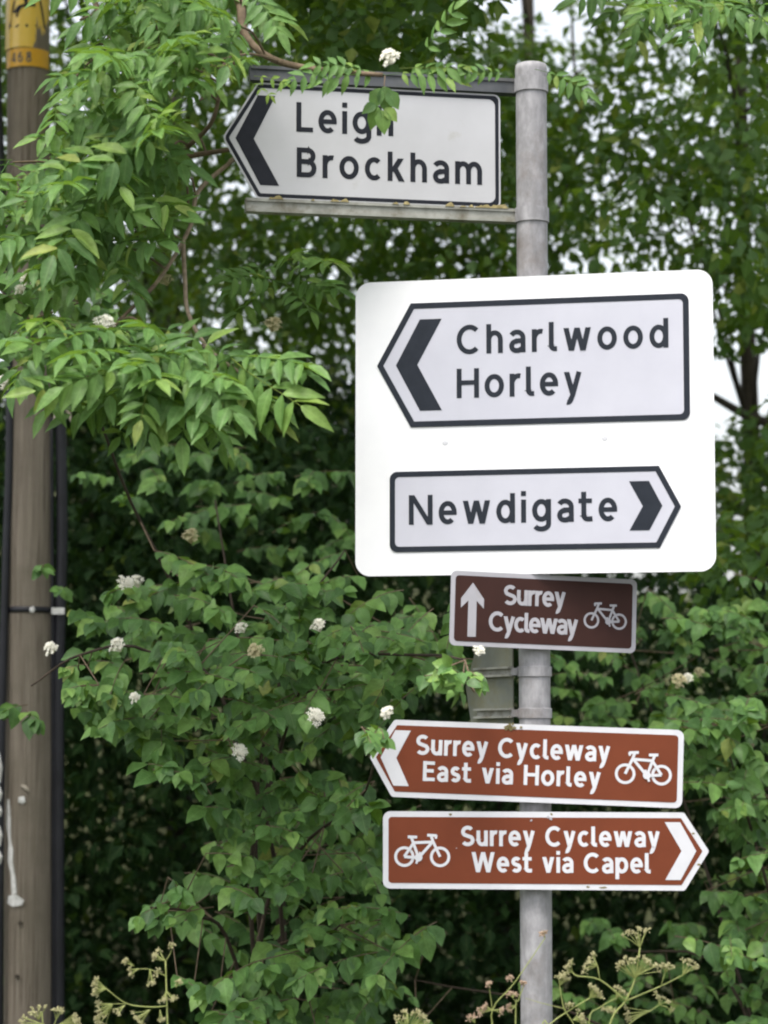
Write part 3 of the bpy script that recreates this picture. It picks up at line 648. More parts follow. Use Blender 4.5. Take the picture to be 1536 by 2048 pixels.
def leaves_mesh(name, pos, d, nrm, size, temps, mat):
    which = rng.integers(0, len(temps), len(pos)); UV = []; VV = []; Q = []; T = []; off = 0
    for k, (V, F4, F3) in enumerate(temps):
        s = which == k; n = s.sum()
        if not n: continue
        x, y, z = frames(d[s], nrm[s]); sz = size[s][:, None, None]
        W = pos[s][:, None] + sz * (V[None, :, 0:1] * x[:, None] + V[None, :, 1:2] * y[:, None] + V[None, :, 2:3] * z[:, None])
        VV.append(W.reshape(-1, 3)); UV.append(np.tile(V[:, :2], (n, 1))); o = off + np.arange(n)[:, None, None] * len(V)
        Q.append((F4[None] + o).reshape(-1, 4)); T.append((F3[None] + o).reshape(-1, 3)); off += n * len(V)
    return big_mesh(name, np.concatenate(VV), np.concatenate(Q).astype(int), np.concatenate(T).astype(int), mat, uv=np.concatenate(UV))
def unit_leaf(name, tmp, mat): return big_mesh(name, tmp[0], tmp[1], tmp[2], mat, uv=tmp[0][:, :2])
def project(P):
    q = P - CAM; z = q @ FW; return 768 + FPX * q[:, 0] / z, 1024 - FPX * (q @ UPV) / z, z
def front_most(P, size, n, cell=20):
    """indices of the n leaves that show largest: in frame, first along the line of sight"""
    px, py, z = project(P); ok = np.where((px > -20) & (px < 1556) & (py > -20) & (py < 2068))[0]
    order = ok[np.argsort(z[ok])]; seen = set(); out = []
    for i in order:
        c = (int(px[i] // cell), int(py[i] // cell))
        if c in seen: continue
        seen.add(c); out.append(i)
    out.sort(key=lambda i: -size[i] / z[i]); return np.array(out[:n], int)
def mat4(pos, x, y, z, s):
    return Matrix(((x[0] * s, y[0] * s, z[0] * s, pos[0]), (x[1] * s, y[1] * s, z[1] * s, pos[1]), (x[2] * s, y[2] * s, z[2] * s, pos[2]), (0, 0, 0, 1)))
def place_leaf(name, mesh, parent, pos, d, nrm, s):
    x, y, z = frames(np.array([d]), np.array([nrm])); o = link(name, mesh, parent)
    o.matrix_basis = mat4(pos - np.array(parent.location), x[0], y[0], z[0], s); return o
def in_poly(px, py, poly):
    c = np.zeros(len(px), bool); n = len(poly)
    for i in range(n):
        x0, y0 = poly[i - 1]; x1, y1 = poly[i]
        if y0 == y1: continue
        k = ((y0 > py) != (y1 > py)) & (px < (x1 - x0) * (py - y0) / (y1 - y0) + x0); c ^= k
    return c
def sample(poly, n, spread=0):
    a = np.array(poly, float); lo, hi = a.min(0), a.max(0); X = []; Y = []
    cnt = 0
    while cnt < n:
        x = rng.uniform(lo[0], hi[0], n * 3); y = rng.uniform(lo[1], hi[1], n * 3); k = in_poly(x, y, poly); X.append(x[k]); Y.append(y[k]); cnt += k.sum()
    return np.concatenate(X)[:n], np.concatenate(Y)[:n]
def spaced(poly, n):
    """n points of a polygon, kept apart from each other"""
    x, y = sample(poly, n * 12); pts = []
    ar = 0.5 * abs(sum(poly[i - 1][0] * poly[i][1] - poly[i][0] * poly[i - 1][1] for i in range(len(poly)))); r = 0.75 * math.sqrt(ar / n)
    for a, b in zip(x, y):
        if all((a - c) ** 2 + (b - d) ** 2 > r * r for c, d in pts): pts.append((a, b))
        if len(pts) == n: break
    while len(pts) < n: k = rng.integers(len(x)); pts.append((x[k], y[k]))
    return pts
def rnd(n=3): return rng.normal(size=n)

def clear_of_pole(P):
    """leaves that do not grow across the pole or its cables"""
    px, py, z = project(P); return ~((px < 150) & (px > -30) & (P[:, 1] < 10.9) & ((py > 800) | (py < 330)))
# ------------------------------------------------------------------ woodland behind: trees, then the hedge mass
def clump_leaves(centres, radii, per, size, flat=0.75):
    n = len(centres) * per; c = np.repeat(centres, per, 0); r = np.repeat(radii, per)
    d = unit(rng.normal(size=(n, 3))); rad = rng.uniform(0, 1, n) ** (1 / 2.2)
    off = d * (rad * r)[:, None]; off[:, 2] *= flat
    pos = c + off; nrm = np.array([0, -.25, .8]) + .55 * d + .45 * rng.normal(size=(n, 3))
    ax = d * .7 + rng.normal(size=(n, 3)) * .5 + np.array([0, 0, -.35])
    return pos, ax, nrm, rng.uniform(.7, 1.3, n) * size
woods = [  # trunk x, y, height, trunk radius, label
    (-3.8, 14.0, 7.6, .13, 'tall leafy tree standing behind the telegraph pole'),
    (-1.15, 14.8, 7.2, .10, 'dark tree behind the arrow sign to Leigh, small sky gaps in its crown'),
    (0.72, 14.2, 7.6, .085, 'tree behind the post top with a bright sky opening in its crown'),
    (2.00, 13.4, 7.4, .075, 'tree with a dark trunk at the top right edge of the picture'),
    (4.2, 14.4, 7.4, .12, 'tree beyond the right edge, only its outer leaves in view')]
regions = [  # polygon of the picture it fills, clumps, depth range, clump radius, leaves per clump
    ([(-500, -300), (640, -300), (640, 60), (520, 420), (100, 480), (-500, 500)], 95, (11.2, 14.4), (0.28, 0.50), 100),
    ([(500, -200), (930, -200), (900, 120), (960, 420), (560, 430)], 42, (11.1, 13.9), (0.22, 0.38), 77),
    ([(380, 440), (1030, 440), (760, 620), (700, 900), (100, 900), (100, 640)], 84, (11.8, 15.4), (0.25, 0.45), 77),
    ([(1090, 110), (1560, 60), (1560, 330), (1340, 330), (1260, 480), (1090, 500)], 37, (11.3, 14.7), (0.18, 0.33), 44),
    ([(1200, -250), (1620, -250), (1620, 60), (1200, 70)], 22, (10.9, 13.4), (0.22, 0.38), 68),
    ([(1300, 300), (1700, 300), (1700, 640), (1430, 640), (1400, 520), (1330, 480)], 28, (11.3, 14.4), (0.19, 0.33), 56),
    ([(1380, 860), (1700, 860), (1700, 1140), (1380, 1140)], 18, (11.6, 14.4), (0.19, 0.33), 68),
    ([(1110, 130), (1560, 90), (1700, 640), (1430, 620), (1260, 500), (1110, 500)], 24, (9.4, 11.6), (.14, .24), 26),
    ([(520, -40), (930, -60), (900, 130), (540, 120)], 26, (8.6, 10.4), (.18, .28), 40),
    ([(1390, 1020), (1700, 1020), (1700, 1200), (1390, 1200)], 12, (9.6, 11.5), (.16, .26), 50),
    ([(1440, 500), (1700, 500), (1700, 900), (1500, 900), (1480, 640)], 4, (9.6, 12), (.16, .26), 40),
    ([(950, 90), (1110, 110), (1110, 540), (940, 540)], 26, (11.1, 13.9), (0.20, 0.33), 62),
    ([(930, -300), (1200, -300), (1200, -160), (930, -160)], 6, (11.3, 13.9), (0.25, 0.38), 62),
    ([(1600, -250), (2300, -250), (2300, 1200), (1650, 1200)], 60, (11.5, 15.4), (0.35, 0.56), 100),
    ([(-900, -1900), (2500, -1900), (2500, -300), (-900, -300)], 300, (7.9, 13), (.35, .6), 150)]  # unseen canopy added above the frame, dense enough to darken the hedge
cen = []; crad = []; cper = []
for poly, n, (d0, d1), (r0, r1), per in regions:
    pts = spaced(poly, n)
    for x, y in pts: cen.append(at(x, y, rng.uniform(d0, d1))); crad.append(rng.uniform(r0, r1)); cper.append(per)
cen = np.array(cen); crad = np.array(crad); cper = np.array(cper)
own = np.argmin([(cen[:, 0] - w[0]) ** 2 + .4 * (cen[:, 1] - w[1]) ** 2 for w in woods], 0)
for k, (tx, ty, hgt, tr, lab) in enumerate(woods):
    t = thing('woodland_tree', lab, 'tree', (tx, ty, 0), group='trees behind the signs')
    zz = np.linspace(-.2, hgt, 14); ph = k * 1.7
    tpath = [np.array([.10 * math.sin(.8 * z + ph) - .10 * math.sin(ph), .08 * math.sin(.6 * z + ph * 2), z]) for z in zz]
    if k == 3:
        for i, z in enumerate(zz): tpath[i] = np.array([.03 * math.sin(.9 * z), .05 * math.sin(.6 * z), z])
    MB().tube(smooth_path(tpath, 3), list(np.linspace(tr, tr * .25, (len(tpath) - 1) * 3 + 1)), 10).build('trunk', M['bark'], t, True)
    mine = np.where(own == k)[0]
    def limb(P, rr_, n_): MB().tube(P, rr_, n_).build('limb', M['bark'], t, True)
    for j in [q for q in mine if cen[q][1] > 11.2][::9]:
        c = cen[j] - np.array([tx, ty, 0]); zb = max(.8, min(hgt - .6, c[2] - .5 * math.hypot(c[0], c[1]) - .1)); i = int(np.argmin(np.abs(zz - zb))); p = tpath[i]
        midp = p * .45 + c * .55 + np.array([rng.normal() * .08, rng.normal() * .08, .12])
        limb(smooth_path([p, midp, c], 4), list(np.linspace(tr * .22 * (1 - .6 * i / 14), .005, 9)), 6)
    if k == 3:
        for a, b, c_, r_ in (((1560, 868), (1490, 830), (1425, 792), .034), ((1560, 1075), (1500, 1030), (1440, 985), .048)):
            P = [at(*a, 13.1) - np.array([tx, ty, 0]), at(*b, 13.0) - np.array([tx, ty, 0]), at(*c_, 12.8) - np.array([tx, ty, 0])]
            root = np.array([.02, .02, P[0][2] - .25]); limb(smooth_path([root] + P, 4), list(np.linspace(r_ * 1.1, r_ * .55, 13)), 8)
    if k == 2:
        for a, b, c_ in (((1050, 330), (1052, 110), (1040, -60)), ((1150, 330), (1146, 100), (1140, -80))):
            P = [at(*q, 13.2) - np.array([tx, ty, 0]) for q in (a, b, c_)]; limb(smooth_path([np.array([0, 0, P[0][2] - .6])] + P, 4), list(np.linspace(.013, .006, 13)), 6)
    pos = []; ax = []; nr = []; sz = []
    for per in np.unique(cper[mine]):
        s = mine[cper[mine] == per]; a_, b_, c_, d_ = clump_leaves(cen[s], crad[s], int(per * 1.4), .070); pos.append(a_); ax.append(b_); nr.append(c_); sz.append(d_)
    pos = np.concatenate(pos); ax = np.concatenate(ax); nr = np.concatenate(nr); sz = np.concatenate(sz); k_ = clear_of_pole(pos); pos, ax, nr, sz = pos[k_] - np.array([tx, ty, 0]), ax[k_], nr[k_], sz[k_]
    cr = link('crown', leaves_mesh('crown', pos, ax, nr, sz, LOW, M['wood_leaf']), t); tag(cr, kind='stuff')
# the hedge: a continuous mass of leaves, coloured dark for inner shade, from the ground to head height and more
hp = []
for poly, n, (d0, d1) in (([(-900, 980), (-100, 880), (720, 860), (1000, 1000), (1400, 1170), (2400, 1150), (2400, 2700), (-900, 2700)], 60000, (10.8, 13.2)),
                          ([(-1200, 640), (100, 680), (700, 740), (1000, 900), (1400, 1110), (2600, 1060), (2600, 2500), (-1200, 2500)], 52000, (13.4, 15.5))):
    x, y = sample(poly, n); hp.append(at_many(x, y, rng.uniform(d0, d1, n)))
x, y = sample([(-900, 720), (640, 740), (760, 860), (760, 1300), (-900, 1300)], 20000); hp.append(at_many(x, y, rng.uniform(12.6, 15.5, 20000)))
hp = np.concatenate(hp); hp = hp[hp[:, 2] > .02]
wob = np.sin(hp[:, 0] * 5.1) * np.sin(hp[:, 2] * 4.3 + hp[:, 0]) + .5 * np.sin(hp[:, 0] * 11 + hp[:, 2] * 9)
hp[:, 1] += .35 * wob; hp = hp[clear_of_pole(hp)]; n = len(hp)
tag(link('hedge', leaves_mesh('hedge', hp, rng.normal(size=(n, 3)) * .7 + np.array([0, -.2, -.5]), rng.normal(size=(n, 3)) * .5 + np.array([0, -.4, .8]), rng.uniform(.7, 1.25, n) * .075, LOW, M['shaded_hedge_leaf'])),
    'dense hedge, leaves darkened for shade, filling the background below the trees', 'hedge', kind='stuff')

# ------------------------------------------------------------------ dogwood shrubs with cream flower heads
def flower_mesh(name, mat, seed):
    r_ = random.Random(seed); m = MB()
    for i in range(46):
        a = r_.uniform(0, 2 * math.pi); q = math.sqrt(r_.uniform(0, 1)); x, y = .022 * q * math.cos(a), .022 * q * math.sin(a); z = .018 * (1 - q * q) + r_.uniform(-.003, .003)
        tl = np.array([x * 12 + r_.gauss(0, .25), y * 12 + r_.gauss(0, .25), 1.0]); tl /= np.linalg.norm(tl); e1 = np.cross(tl, [0, 1, 0]); e1 /= np.linalg.norm(e1); e2 = np.cross(tl, e1); ph = r_.uniform(0, 2); c = np.array([x, y, z])
        for k in range(4):
            b = ph + k * math.pi / 2; u = math.cos(b) * e1 + math.sin(b) * e2; w = -math.sin(b) * e1 + math.cos(b) * e2
            m.add([c, c + u * .004 + w * .0018 + tl * .001, c + u * .0068 + tl * .0004, c + u * .004 - w * .0018 + tl * .001], [(0, 1, 2, 3)])
        m.tube([(0, 0, -.02), c], .0006, 3, False)
    o = m.build(name, mat); me = o.data; bpy.data.objects.remove(o); return me
FLW = [flower_mesh('flower_head', M['flower'], 1), flower_mesh('flower_head', M['flower'], 2)]; FOLD = [flower_mesh('flower_head', M['flower_old'], 3)]
DOGM = [unit_leaf('leaf', t, M['dog_leaf']) for t in DOG]
def dogwood(label, basep, sprays, flowers, stems, nparts):
    t = thing('dogwood_shrub', label, 'shrub', tuple(basep), group='flowering dogwood shrubs'); B = np.array(basep)
    pos = []; ax = []; nr = []; sz = []; fr_ = []; tw = MB(); nodes = []
    for path in stems:
        P = smooth_path(path, 5); nodes += P; MB().tube([p - B for p in P], list(np.linspace(.009, .003, len(P))), 7).build('stem', M['dark_stem'], t, True)
    nodes = np.array(nodes)
    for (px, py, dep, d, ln, lsz) in sprays:
        free = lsz < 0; lsz = abs(lsz); tip = at(px, py, dep); d = np.array(d, float); d /= np.linalg.norm(d); n = max(3, int(ln / .042)); side = np.cross(d, [0, 0, 1.0]); side /= np.linalg.norm(side) + 1e-9
        P = [tip - d * (ln * (1 - k / n)) - np.array([0, 0, .10 * ln * (k / n) ** 2 * 2]) for k in range(n + 1)]
        keep = free or bool(clear_of_pole(np.array(P)).all())
        j = int(np.argmin(((nodes - P[0]) ** 2).sum(1))); q = nodes[j]
        if keep and np.linalg.norm(q - P[0]) < .30: tw.tube([q - B, P[0] - B], [.0024, .002], 5, False)
        if keep: tw.tube([p - B for p in P], list(np.linspace(.002, .001, len(P))), 5, False)
        for k in range(1, n + 1):
            for s in (-1, 1):
                rr_ = rnd()
                if k % 2: lat = side * s
                else: lat = side * s * .55 + np.array([0, 0, .25 * s])
                pos.append(P[k]); ax.append(lat * .9 + d * .45 + np.array([0, -.10, -.62]) + .28 * rr_)
                nr.append(np.array([0, -.72, .62]) + lat * .22 + .33 * rnd()); sz.append(lsz * rng.uniform(.6, 1.25) * (1.0 if k < n else .8))
        for s in range(2): pos.append(P[n]); ax.append(d + np.array([0, -.1, -.6]) + .4 * rnd()); nr.append(np.array([0, -.5, .7]) + .4 * rnd()); sz.append(lsz * .8)
        fr_ += [free] * (len(pos) - len(fr_))
    pos = np.array(pos); ax = np.array(ax); nr = np.array(nr); sz = np.array(sz); fr_ = np.array(fr_); k_ = clear_of_pole(pos) | fr_; pos, ax, nr, sz = pos[k_], ax[k_], nr[k_], sz[k_]
    tag(tw.build('twigs', M['twig'], t, True), kind='stuff')
    pick = front_most(pos, sz, nparts); rest = np.ones(len(pos), bool); rest[pick] = False
    for i in pick: place_leaf('leaf', DOGM[i % 4], t, pos[i], ax[i], nr[i], sz[i])
    tag(link('foliage', leaves_mesh('foliage', pos[rest] - B, ax[rest], nr[rest], sz[rest], DOG, M['dog_leaf']), t), kind='stuff')
    for (px, py, dep, s, old) in flowers:
        p = at(px, py, dep); s = s * 1.06; o = link('flower_head', (FOLD if old else FLW)[0 if old else random.randrange(2)], t)
        x, y, z = frames(np.array([[random.uniform(-1, 1), .6, .3]]), np.array([[random.gauss(0, .25), -.92, .40]])); o.matrix_basis = mat4(p - B, x[0], y[0], z[0], s)
    return t
def region_sprays(poly, n, dep, ln=(.22, .38), lsz=.076, out=(-1, 1)):
    o = []
    for x, y in spaced(poly, n):
        a = rng.uniform(*out); o.append((x, y, rng.uniform(*dep), (a, -.75 + rng.normal() * .25, .05 + rng.normal() * .18), rng.uniform(*ln), lsz * rng.uniform(.85, 1.15)))
    return o
sp = []
sp += region_sprays([(150, 1150), (300, 1120), (460, 1110), (700, 1100), (740, 1200), (900, 1240), (955, 1330), (820, 1360), (760, 1440), (640, 1470), (430, 1520), (300, 1430), (120, 1370), (110, 1250)], 84, (7.7, 8.9))
sp += region_sprays([(540, 1230), (900, 1260), (940, 1330), (800, 1320), (600, 1300)], 13, (7.15, 7.6), (.18, .28), .064)
sp += region_sprays([(360, 1250), (700, 1300), (780, 1420), (620, 1440), (420, 1400)], 18, (7.4, 7.9))
sp += region_sprays([(720, 1440), (775, 1445), (770, 1490), (735, 1490)], 3, (6.65, 6.75), (.08, .11), .048)
sp += region_sprays([(860, 1300), (960, 1310), (960, 1350), (890, 1350)], 4, (6.7, 6.8), (.12, .18), .055)
sp += region_sprays([(320, 1500), (420, 1500), (430, 1560), (340, 1560)], 4, (7.6, 7.9), (.12, .2))
sp += region_sprays([(590, 1520), (760, 1530), (760, 1600), (640, 1610)], 7, (7.5, 7.9), (.12, .2))
sp += region_sprays([(430, 1700), (620, 1660), (780, 1720), (780, 1960), (700, 2060), (400, 2060), (420, 1900), (560, 1800)], 42, (7.7, 8.7))
sp += region_sprays([(540, 1560), (780, 1640), (780, 1740), (500, 1720)], 16, (8.6, 9.2))
sp += region_sprays([(430, 1520), (620, 1540), (620, 1720), (460, 1700)], 12, (8.1, 8.6), (.14, .24))
sp += region_sprays([(400, 1960), (560, 1960), (560, 2060), (380, 2060)], 8, (7.6, 8.0), (.14, .24))
sp += region_sprays([(440, 1500), (600, 1500), (610, 1770), (470, 1770)], 15, (7.7, 8.1), (.14, .24))
sp += region_sprays([(210, 1790), (290, 1780), (400, 1760), (400, 1810), (280, 1830)], 6, (7.8, 8.2), (.12, .2))
sp += region_sprays([(5, 1410), (70, 1400), (70, 1450), (10, 1470)], 2, (8.6, 8.8), (.08, .1), -.07); sp += region_sprays([(70, 1130), (140, 1120), (130, 1180), (90, 1180)], 2, (8.6, 9.2), (.08, .1), -.06); sp += region_sprays([(100, 1320), (160, 1320), (150, 1380), (120, 1370)], 2, (7.6, 7.9), (.08, .1), -.06)
sp += region_sprays([(-60, 480), (200, 520), (260, 620), (230, 720), (40, 740), (-60, 700)], 26, (7.2, 8.2))
sp += region_sprays([(130, 880), (420, 860), (720, 900), (720, 1080), (460, 1060), (300, 1010), (140, 970)], 19, (9.4, 10.2))
sp += region_sprays([(160, 1320), (330, 1370), (330, 1480), (190, 1430)], 10, (7.7, 8.3))
sp += region_sprays([(-300, 1100), (-40, 1100), (-40, 2100), (-300, 2100)], 40, (8.4, 9.6))
fl = [(382, 1073, 7.75, 1.15, 1), (249, 1166, 7.6, 1.05, 0), (273, 1164, 7.65, 1.0, 0), (483, 1257, 7.45, .85, 0), (637, 1252, 7.2, .95, 0), (102, 1298, 7.7, .95, 0), (235, 1292, 7.6, 1.1, 0), (512, 1302, 7.3, 1.05, 1), (270, 1396, 7.6, .75, 0), (630, 1435, 7.2, 1.15, 0), (775, 1425, 6.6, .75, 0), (478, 1505, 7.5, 1.1, 0), (957, 1302, 6.65, .7, 0), (45, 512, 7.1, 1.1, 0), (61, 556, 7.05, 1.2, 0), (40, 580, 7.1, .7, 0), (207, 648, 6.6, 1.2, 0), (330, 560, 7.2, .95, 1), (547, 650, 7.2, 1.1, 1), (8, 768, 7.0, 1.1, 0), (310, 765, 6.7, .8, 1), (400, 840, 6.9, 1.1, 1), (780, 116, 6.6, 1.1, 0)]
bz = np.array([at(580, 2000, 8.6)[0], 8.6, 0.0])
stems = [[bz, at(560, 1800, 8.5), at(470, 1480, 8.2), at(300, 1305, 7.9), at(160, 1310, 7.75), at(62, 1372, 7.7)], [bz, at(500, 1800, 8.3), at(560, 1500, 8.2), at(640, 1330, 7.8), at(850, 1310, 7.3), at(930, 1320, 6.9)],
         [bz, at(540, 1700, 8.9), at(380, 1250, 8.9), at(260, 1000, 8.6), at(180, 800, 8.1), at(60, 640, 7.6)], [bz, at(520, 1900, 8.3), at(600, 1700, 8.2), at(720, 1600, 7.8), at(760, 1470, 6.9)],
         [bz, at(560, 1700, 8.9), at(480, 1300, 8.9), at(430, 1000, 9.0)], [bz, at(560, 2000, 8.2), at(680, 1850, 8.0)], [bz, at(470, 1920, 8.3), at(390, 1830, 8.1), at(300, 1815, 8.0)], [bz, at(100, 2450, 9.3), at(-200, 2000, 9.3), at(-200, 1500, 9.2)],
         [bz, at(510, 1650, 8.4), at(600, 1250, 8.5), at(690, 1100, 8.6)], [at(330, 1310, 7.75), at(380, 1320, 7.7), at(425, 1355, 7.65)]]
dogwood('big dogwood shrub with cream flower heads between the telegraph pole and the signpost', bz, sp, fl, stems, 300)
sp = region_sprays([(1330, 1400), (1490, 1390), (1540, 1470), (1500, 1560), (1380, 1540), (1350, 1480)], 26, (8.6, 9.4), (.2, .32), .075)
sp += region_sprays([(1400, 1180), (1620, 1150), (1620, 1420), (1480, 1380)], 24, (9.0, 9.9), (.2, .34), .07)
sp += region_sprays([(1400, 1560), (1640, 1520), (1640, 2080), (1480, 2080), (1440, 1880), (1500, 1760)], 44, (8.6, 9.6), (.2, .34), .072)
sp += region_sprays([(1130, 1180), (1400, 1190), (1400, 1440), (1130, 1420)], 26, (9.6, 10.4), (.2, .34), .066)
sp += region_sprays([(1130, 1800), (1440, 1800), (1440, 2060), (1130, 2060)], 14, (9.4, 10.2), (.2, .34), .066)
sp += region_sprays([(760, 1850), (860, 1850), (860, 2050), (760, 2050)], 6, (8.8, 9.4), (.16, .26), .066)
sp += region_sprays([(1640, 1100), (2000, 1100), (2000, 2100), (1640, 2100)], 40, (8.8, 9.8), (.2, .34), .07)
br = np.array([at(1600, 2000, 9.2)[0], 9.2, 0.0])
stems = [[br, at(1560, 1900, 9.1), at(1500, 1650, 9.0), at(1440, 1450, 8.9)], [br, at(1580, 1700, 9.3), at(1540, 1300, 9.4)], [br, at(1450, 1950, 9.4), at(1250, 1900, 9.7)], [br, at(1400, 1700, 9.8), at(1260, 1300, 10.0)], [br, at(1750, 1700, 9.2), at(1800, 1300, 9.2)], [br, at(1200, 2050, 9.3), at(830, 1960, 9.1)]]
dogwood('dogwood shrub at the right edge beside the brown signs', br, sp, [(1358, 1362, 8.6, 1.1, 1), (1375, 1358, 8.65, .9, 0), (1398, 1345, 9.2, .8, 1)], stems, 300)

# ------------------------------------------------------------------ ash tree reaching in from the left
def compound(seed, mat, npair=4, L=.25, temps=None, size=.98):
    r_ = random.Random(seed); V = []; Q = []; T = []; off = 0
    rach = [np.array([.012 * math.sin(3 * t + seed), L * t, -.09 * L * t * t * 2]) for t in np.linspace(0, 1, 7)]
    def rp(t): i = min(int(t * 6), 5); return rach[i] + (rach[i + 1] - rach[i]) * (t * 6 - i)
    tb = MB(); tb.tube(rach, [.0018, .0016, .0015, .0013, .0012, .001, .0008], 4, False)
    V.append(np.array(tb.v)); Q.append(np.array(tb.f)); off = len(tb.v); UV = [np.zeros((off, 2)) + .5]
    spec = []
    for k in range(npair):
        t = .26 + .66 * k / (npair - 1) if npair > 1 else .6
        for s in (-1, 1):
            ln = (.092 - .012 * abs(k - npair * .55)) * r_.uniform(.88, 1.15) * L / .25
            spec.append((rp(t), np.array([s * (.92 + r_.gauss(0, .08)), .50 + r_.gauss(0, .12), -.34 + r_.gauss(0, .18)]), np.array([s * -.10 + r_.gauss(0, .18), r_.gauss(0, .2), 1.0]), ln))
    spec.append((rp(1.0), np.array([r_.gauss(0, .1), 1, -.45]), np.array([0, .3, 1.0]), .088 * L / .25))
    for p, d, nrm, ln in spec:
        v_, f4, f3 = (temps or LANCE)[r_.randrange(3)]; x, y, z = frames(np.array([d]), np.array([nrm])); s = ln * size
        W = p + s * (v_[:, 0:1] * x * 1.12 + v_[:, 1:2] * y + v_[:, 2:3] * z); V.append(W); UV.append(v_[:, :2]); Q.append(f4 + off); T.append(f3 + off); off += len(v_)
    return big_mesh('leaf', np.concatenate(V), np.concatenate(Q), np.concatenate(T), mat, uv=np.concatenate(UV))
ASH = [compound(s, M['ash_leaf'], 5 + s % 2, .24 + .015 * (s % 4)) for s in range(8)]; BROAD = [compound(40 + s, M['ash_leaf'], 2, .11, DOG, 1.15) for s in range(3)]; YNG = [compound(20 + s, M['young_leaf'], 3, .17) for s in range(3)]
ab = np.array([-2.55, 8.6, 0.0])
ash = thing('ash_tree', 'ash tree hanging its feathery leaves in from the upper left over the top sign', 'tree', tuple(ab))
tr = [ab + np.array(p) for p in ((0, 0, -.2), (.02, 0, 1.5), (.1, -.05, 3.0), (.15, -.05, 4.4), (.3, -.1, 6.0), (.4, -.1, 7.2))]
MB().tube([p - ab for p in smooth_path(tr, 4)], list(np.linspace(.11, .03, 21)), 12).build('trunk', M['bark'], ash, True)
limbs = [([tr[3], at(-150, -250, 7.8), at(200, -150, 7.3), at(430, -70, 7.0), at(478, 0, 6.85), at(490, 70, 6.8), at(545, 118, 6.75), at(640, 140, 6.62), at(765, 150, 6.55)], .022),
         ([tr[2], at(-150, 520, 7.8), at(60, 400, 7.4), at(200, 345, 7.15), at(345, 318, 7.0), at(455, 300, 7.02), at(560, 288, 7.12)], .017),
         ([at(345, 318, 7.0), at(420, 250, 6.9), at(445, 170, 6.85), at(490, 90, 6.8)], .008),
         ([at(560, 288, 7.12), at(470, 318, 6.95), at(457, 328, 6.92), at(397, 382, 6.86), at(385, 440, 6.84), at(366, 482, 6.82), at(338, 530, 6.8), at(308, 572, 6.78)], -.0072),
         ([at(366, 482, 6.82), at(370, 560, 6.78), at(377, 628, 6.72), at(420, 700, 6.65), at(500, 760, 6.6)], -.0066),
         ([at(308, 572, 6.78), at(240, 640, 6.72), at(180, 700, 6.7)], .006),
         ([tr[3], at(0, -700, 7.6), at(600, -500, 7.4), at(1100, -220, 7.9), at(1380, -60, 8.0)], .035),
         ([at(200, -150, 7.3), at(185, -20, 7.25), at(240, 90, 7.1), at(380, 90, 7.0)], .012),
         ([at(430, -70, 7.0), at(300, -20, 7.1), at(160, 40, 7.2)], .01)]
nodes = []
for path, r_ in limbs:
    P = smooth_path(path, 5); nodes += P
    MB().tube([p - ab for p in P], list(np.linspace(abs(r_), max(.0035, r_ * .28, -r_ * .75), len(P))), 8).build('limb' if r_ > .016 else 'twig', M['pale_twig' if r_ < 0 else 'twig'], ash, True)
nodes = np.array(nodes); tw = MB(); cnt = 0
def ash_leaf(p, d, nrm, s, young=False):
    place_leaf('leaf', random.choice(BROAD if young == 2 else YNG if young else ASH), ash, p, np.array(d, float), np.array(nrm, float), s)
def shoots(poly, n, dep, per=5, scale=1.0, young=.0, face=1.0):
    for x, y in spaced(poly, n):
        p = at(x, y, rng.uniform(*dep)); q = nodes[int(np.argmin(((nodes - p) ** 2).sum(1)))]
        if np.linalg.norm(q - p) < .26: tw.tube([a - ab for a in smooth_path([q, (q + p) / 2 + np.array([0, 0, .02]), p], 3)], [.0035] * 6 + [.0025], 5, False)
        a0 = rng.uniform(0, 6.28)
        for k in range(per):
            a = a0 + k * 6.28 / per + rng.normal() * .3
            d = np.array([math.cos(a), -.45 - .3 * abs(math.sin(a)) + rng.normal() * .15, .30 * math.sin(a) - .28]); nr_ = np.array([0, -.62, .62]) + .22 * rnd()
            sc_ = scale * rng.uniform(.78, 1.12); far = np.array([p + unit(d) * .26 * sc_, p + unit(d) * .14 * sc_, p + unit(d) * .05]); fx, fy, _ = project(far)
            if ((fx > 385) & (fx < 1010) & (fy > 185) & (fy < 450)).any() or ((fx > 450) & (fx < 620) & (fy > 150) & (fy < 450)).any() or ((fx < 112) & (fy < 215)).any() or ((fx < 80) & (fy < 320)).any() or in_poly(fx, fy, [(375, 290), (490, 280), (490, 440), (440, 500), (420, 640), (330, 620), (280, 570), (315, 470), (345, 380)]).any() or ((fx < 130) & (fy > 800)).any(): continue
            if ((fx > 610) & (fy > 440)).any() and x < 560: continue
            if (fx[0] > 560) and (fy[0] < 200) and x < 560: continue
            ash_leaf(p, d, nr_, sc_, rng.uniform() < young)
shoots([(120, -40), (480, -60), (520, 60), (430, 180), (380, 320), (200, 320), (120, 180)], 23, (6.6, 7.4))
shoots([(0, 350), (90, 230), (420, 270), (420, 420), (330, 520), (130, 500), (0, 470)], 20, (6.6, 7.3))
shoots([(120, 640), (300, 620), (480, 690), (510, 770), (470, 810), (290, 790), (210, 720)], 11, (6.45, 6.8))
shoots([(500, 480), (600, 490), (590, 570), (500, 570)], 3, (7.3, 7.5), 4, .9)
shoots([(400, 130), (470, 110), (480, 170), (430, 200)], 4, (6.55, 6.75), 3, .62, .7)
shoots([(1230, -60), (1500, -60), (1500, 40), (1300, 50)], 5, (7.6, 8.4), 4, 1.0)
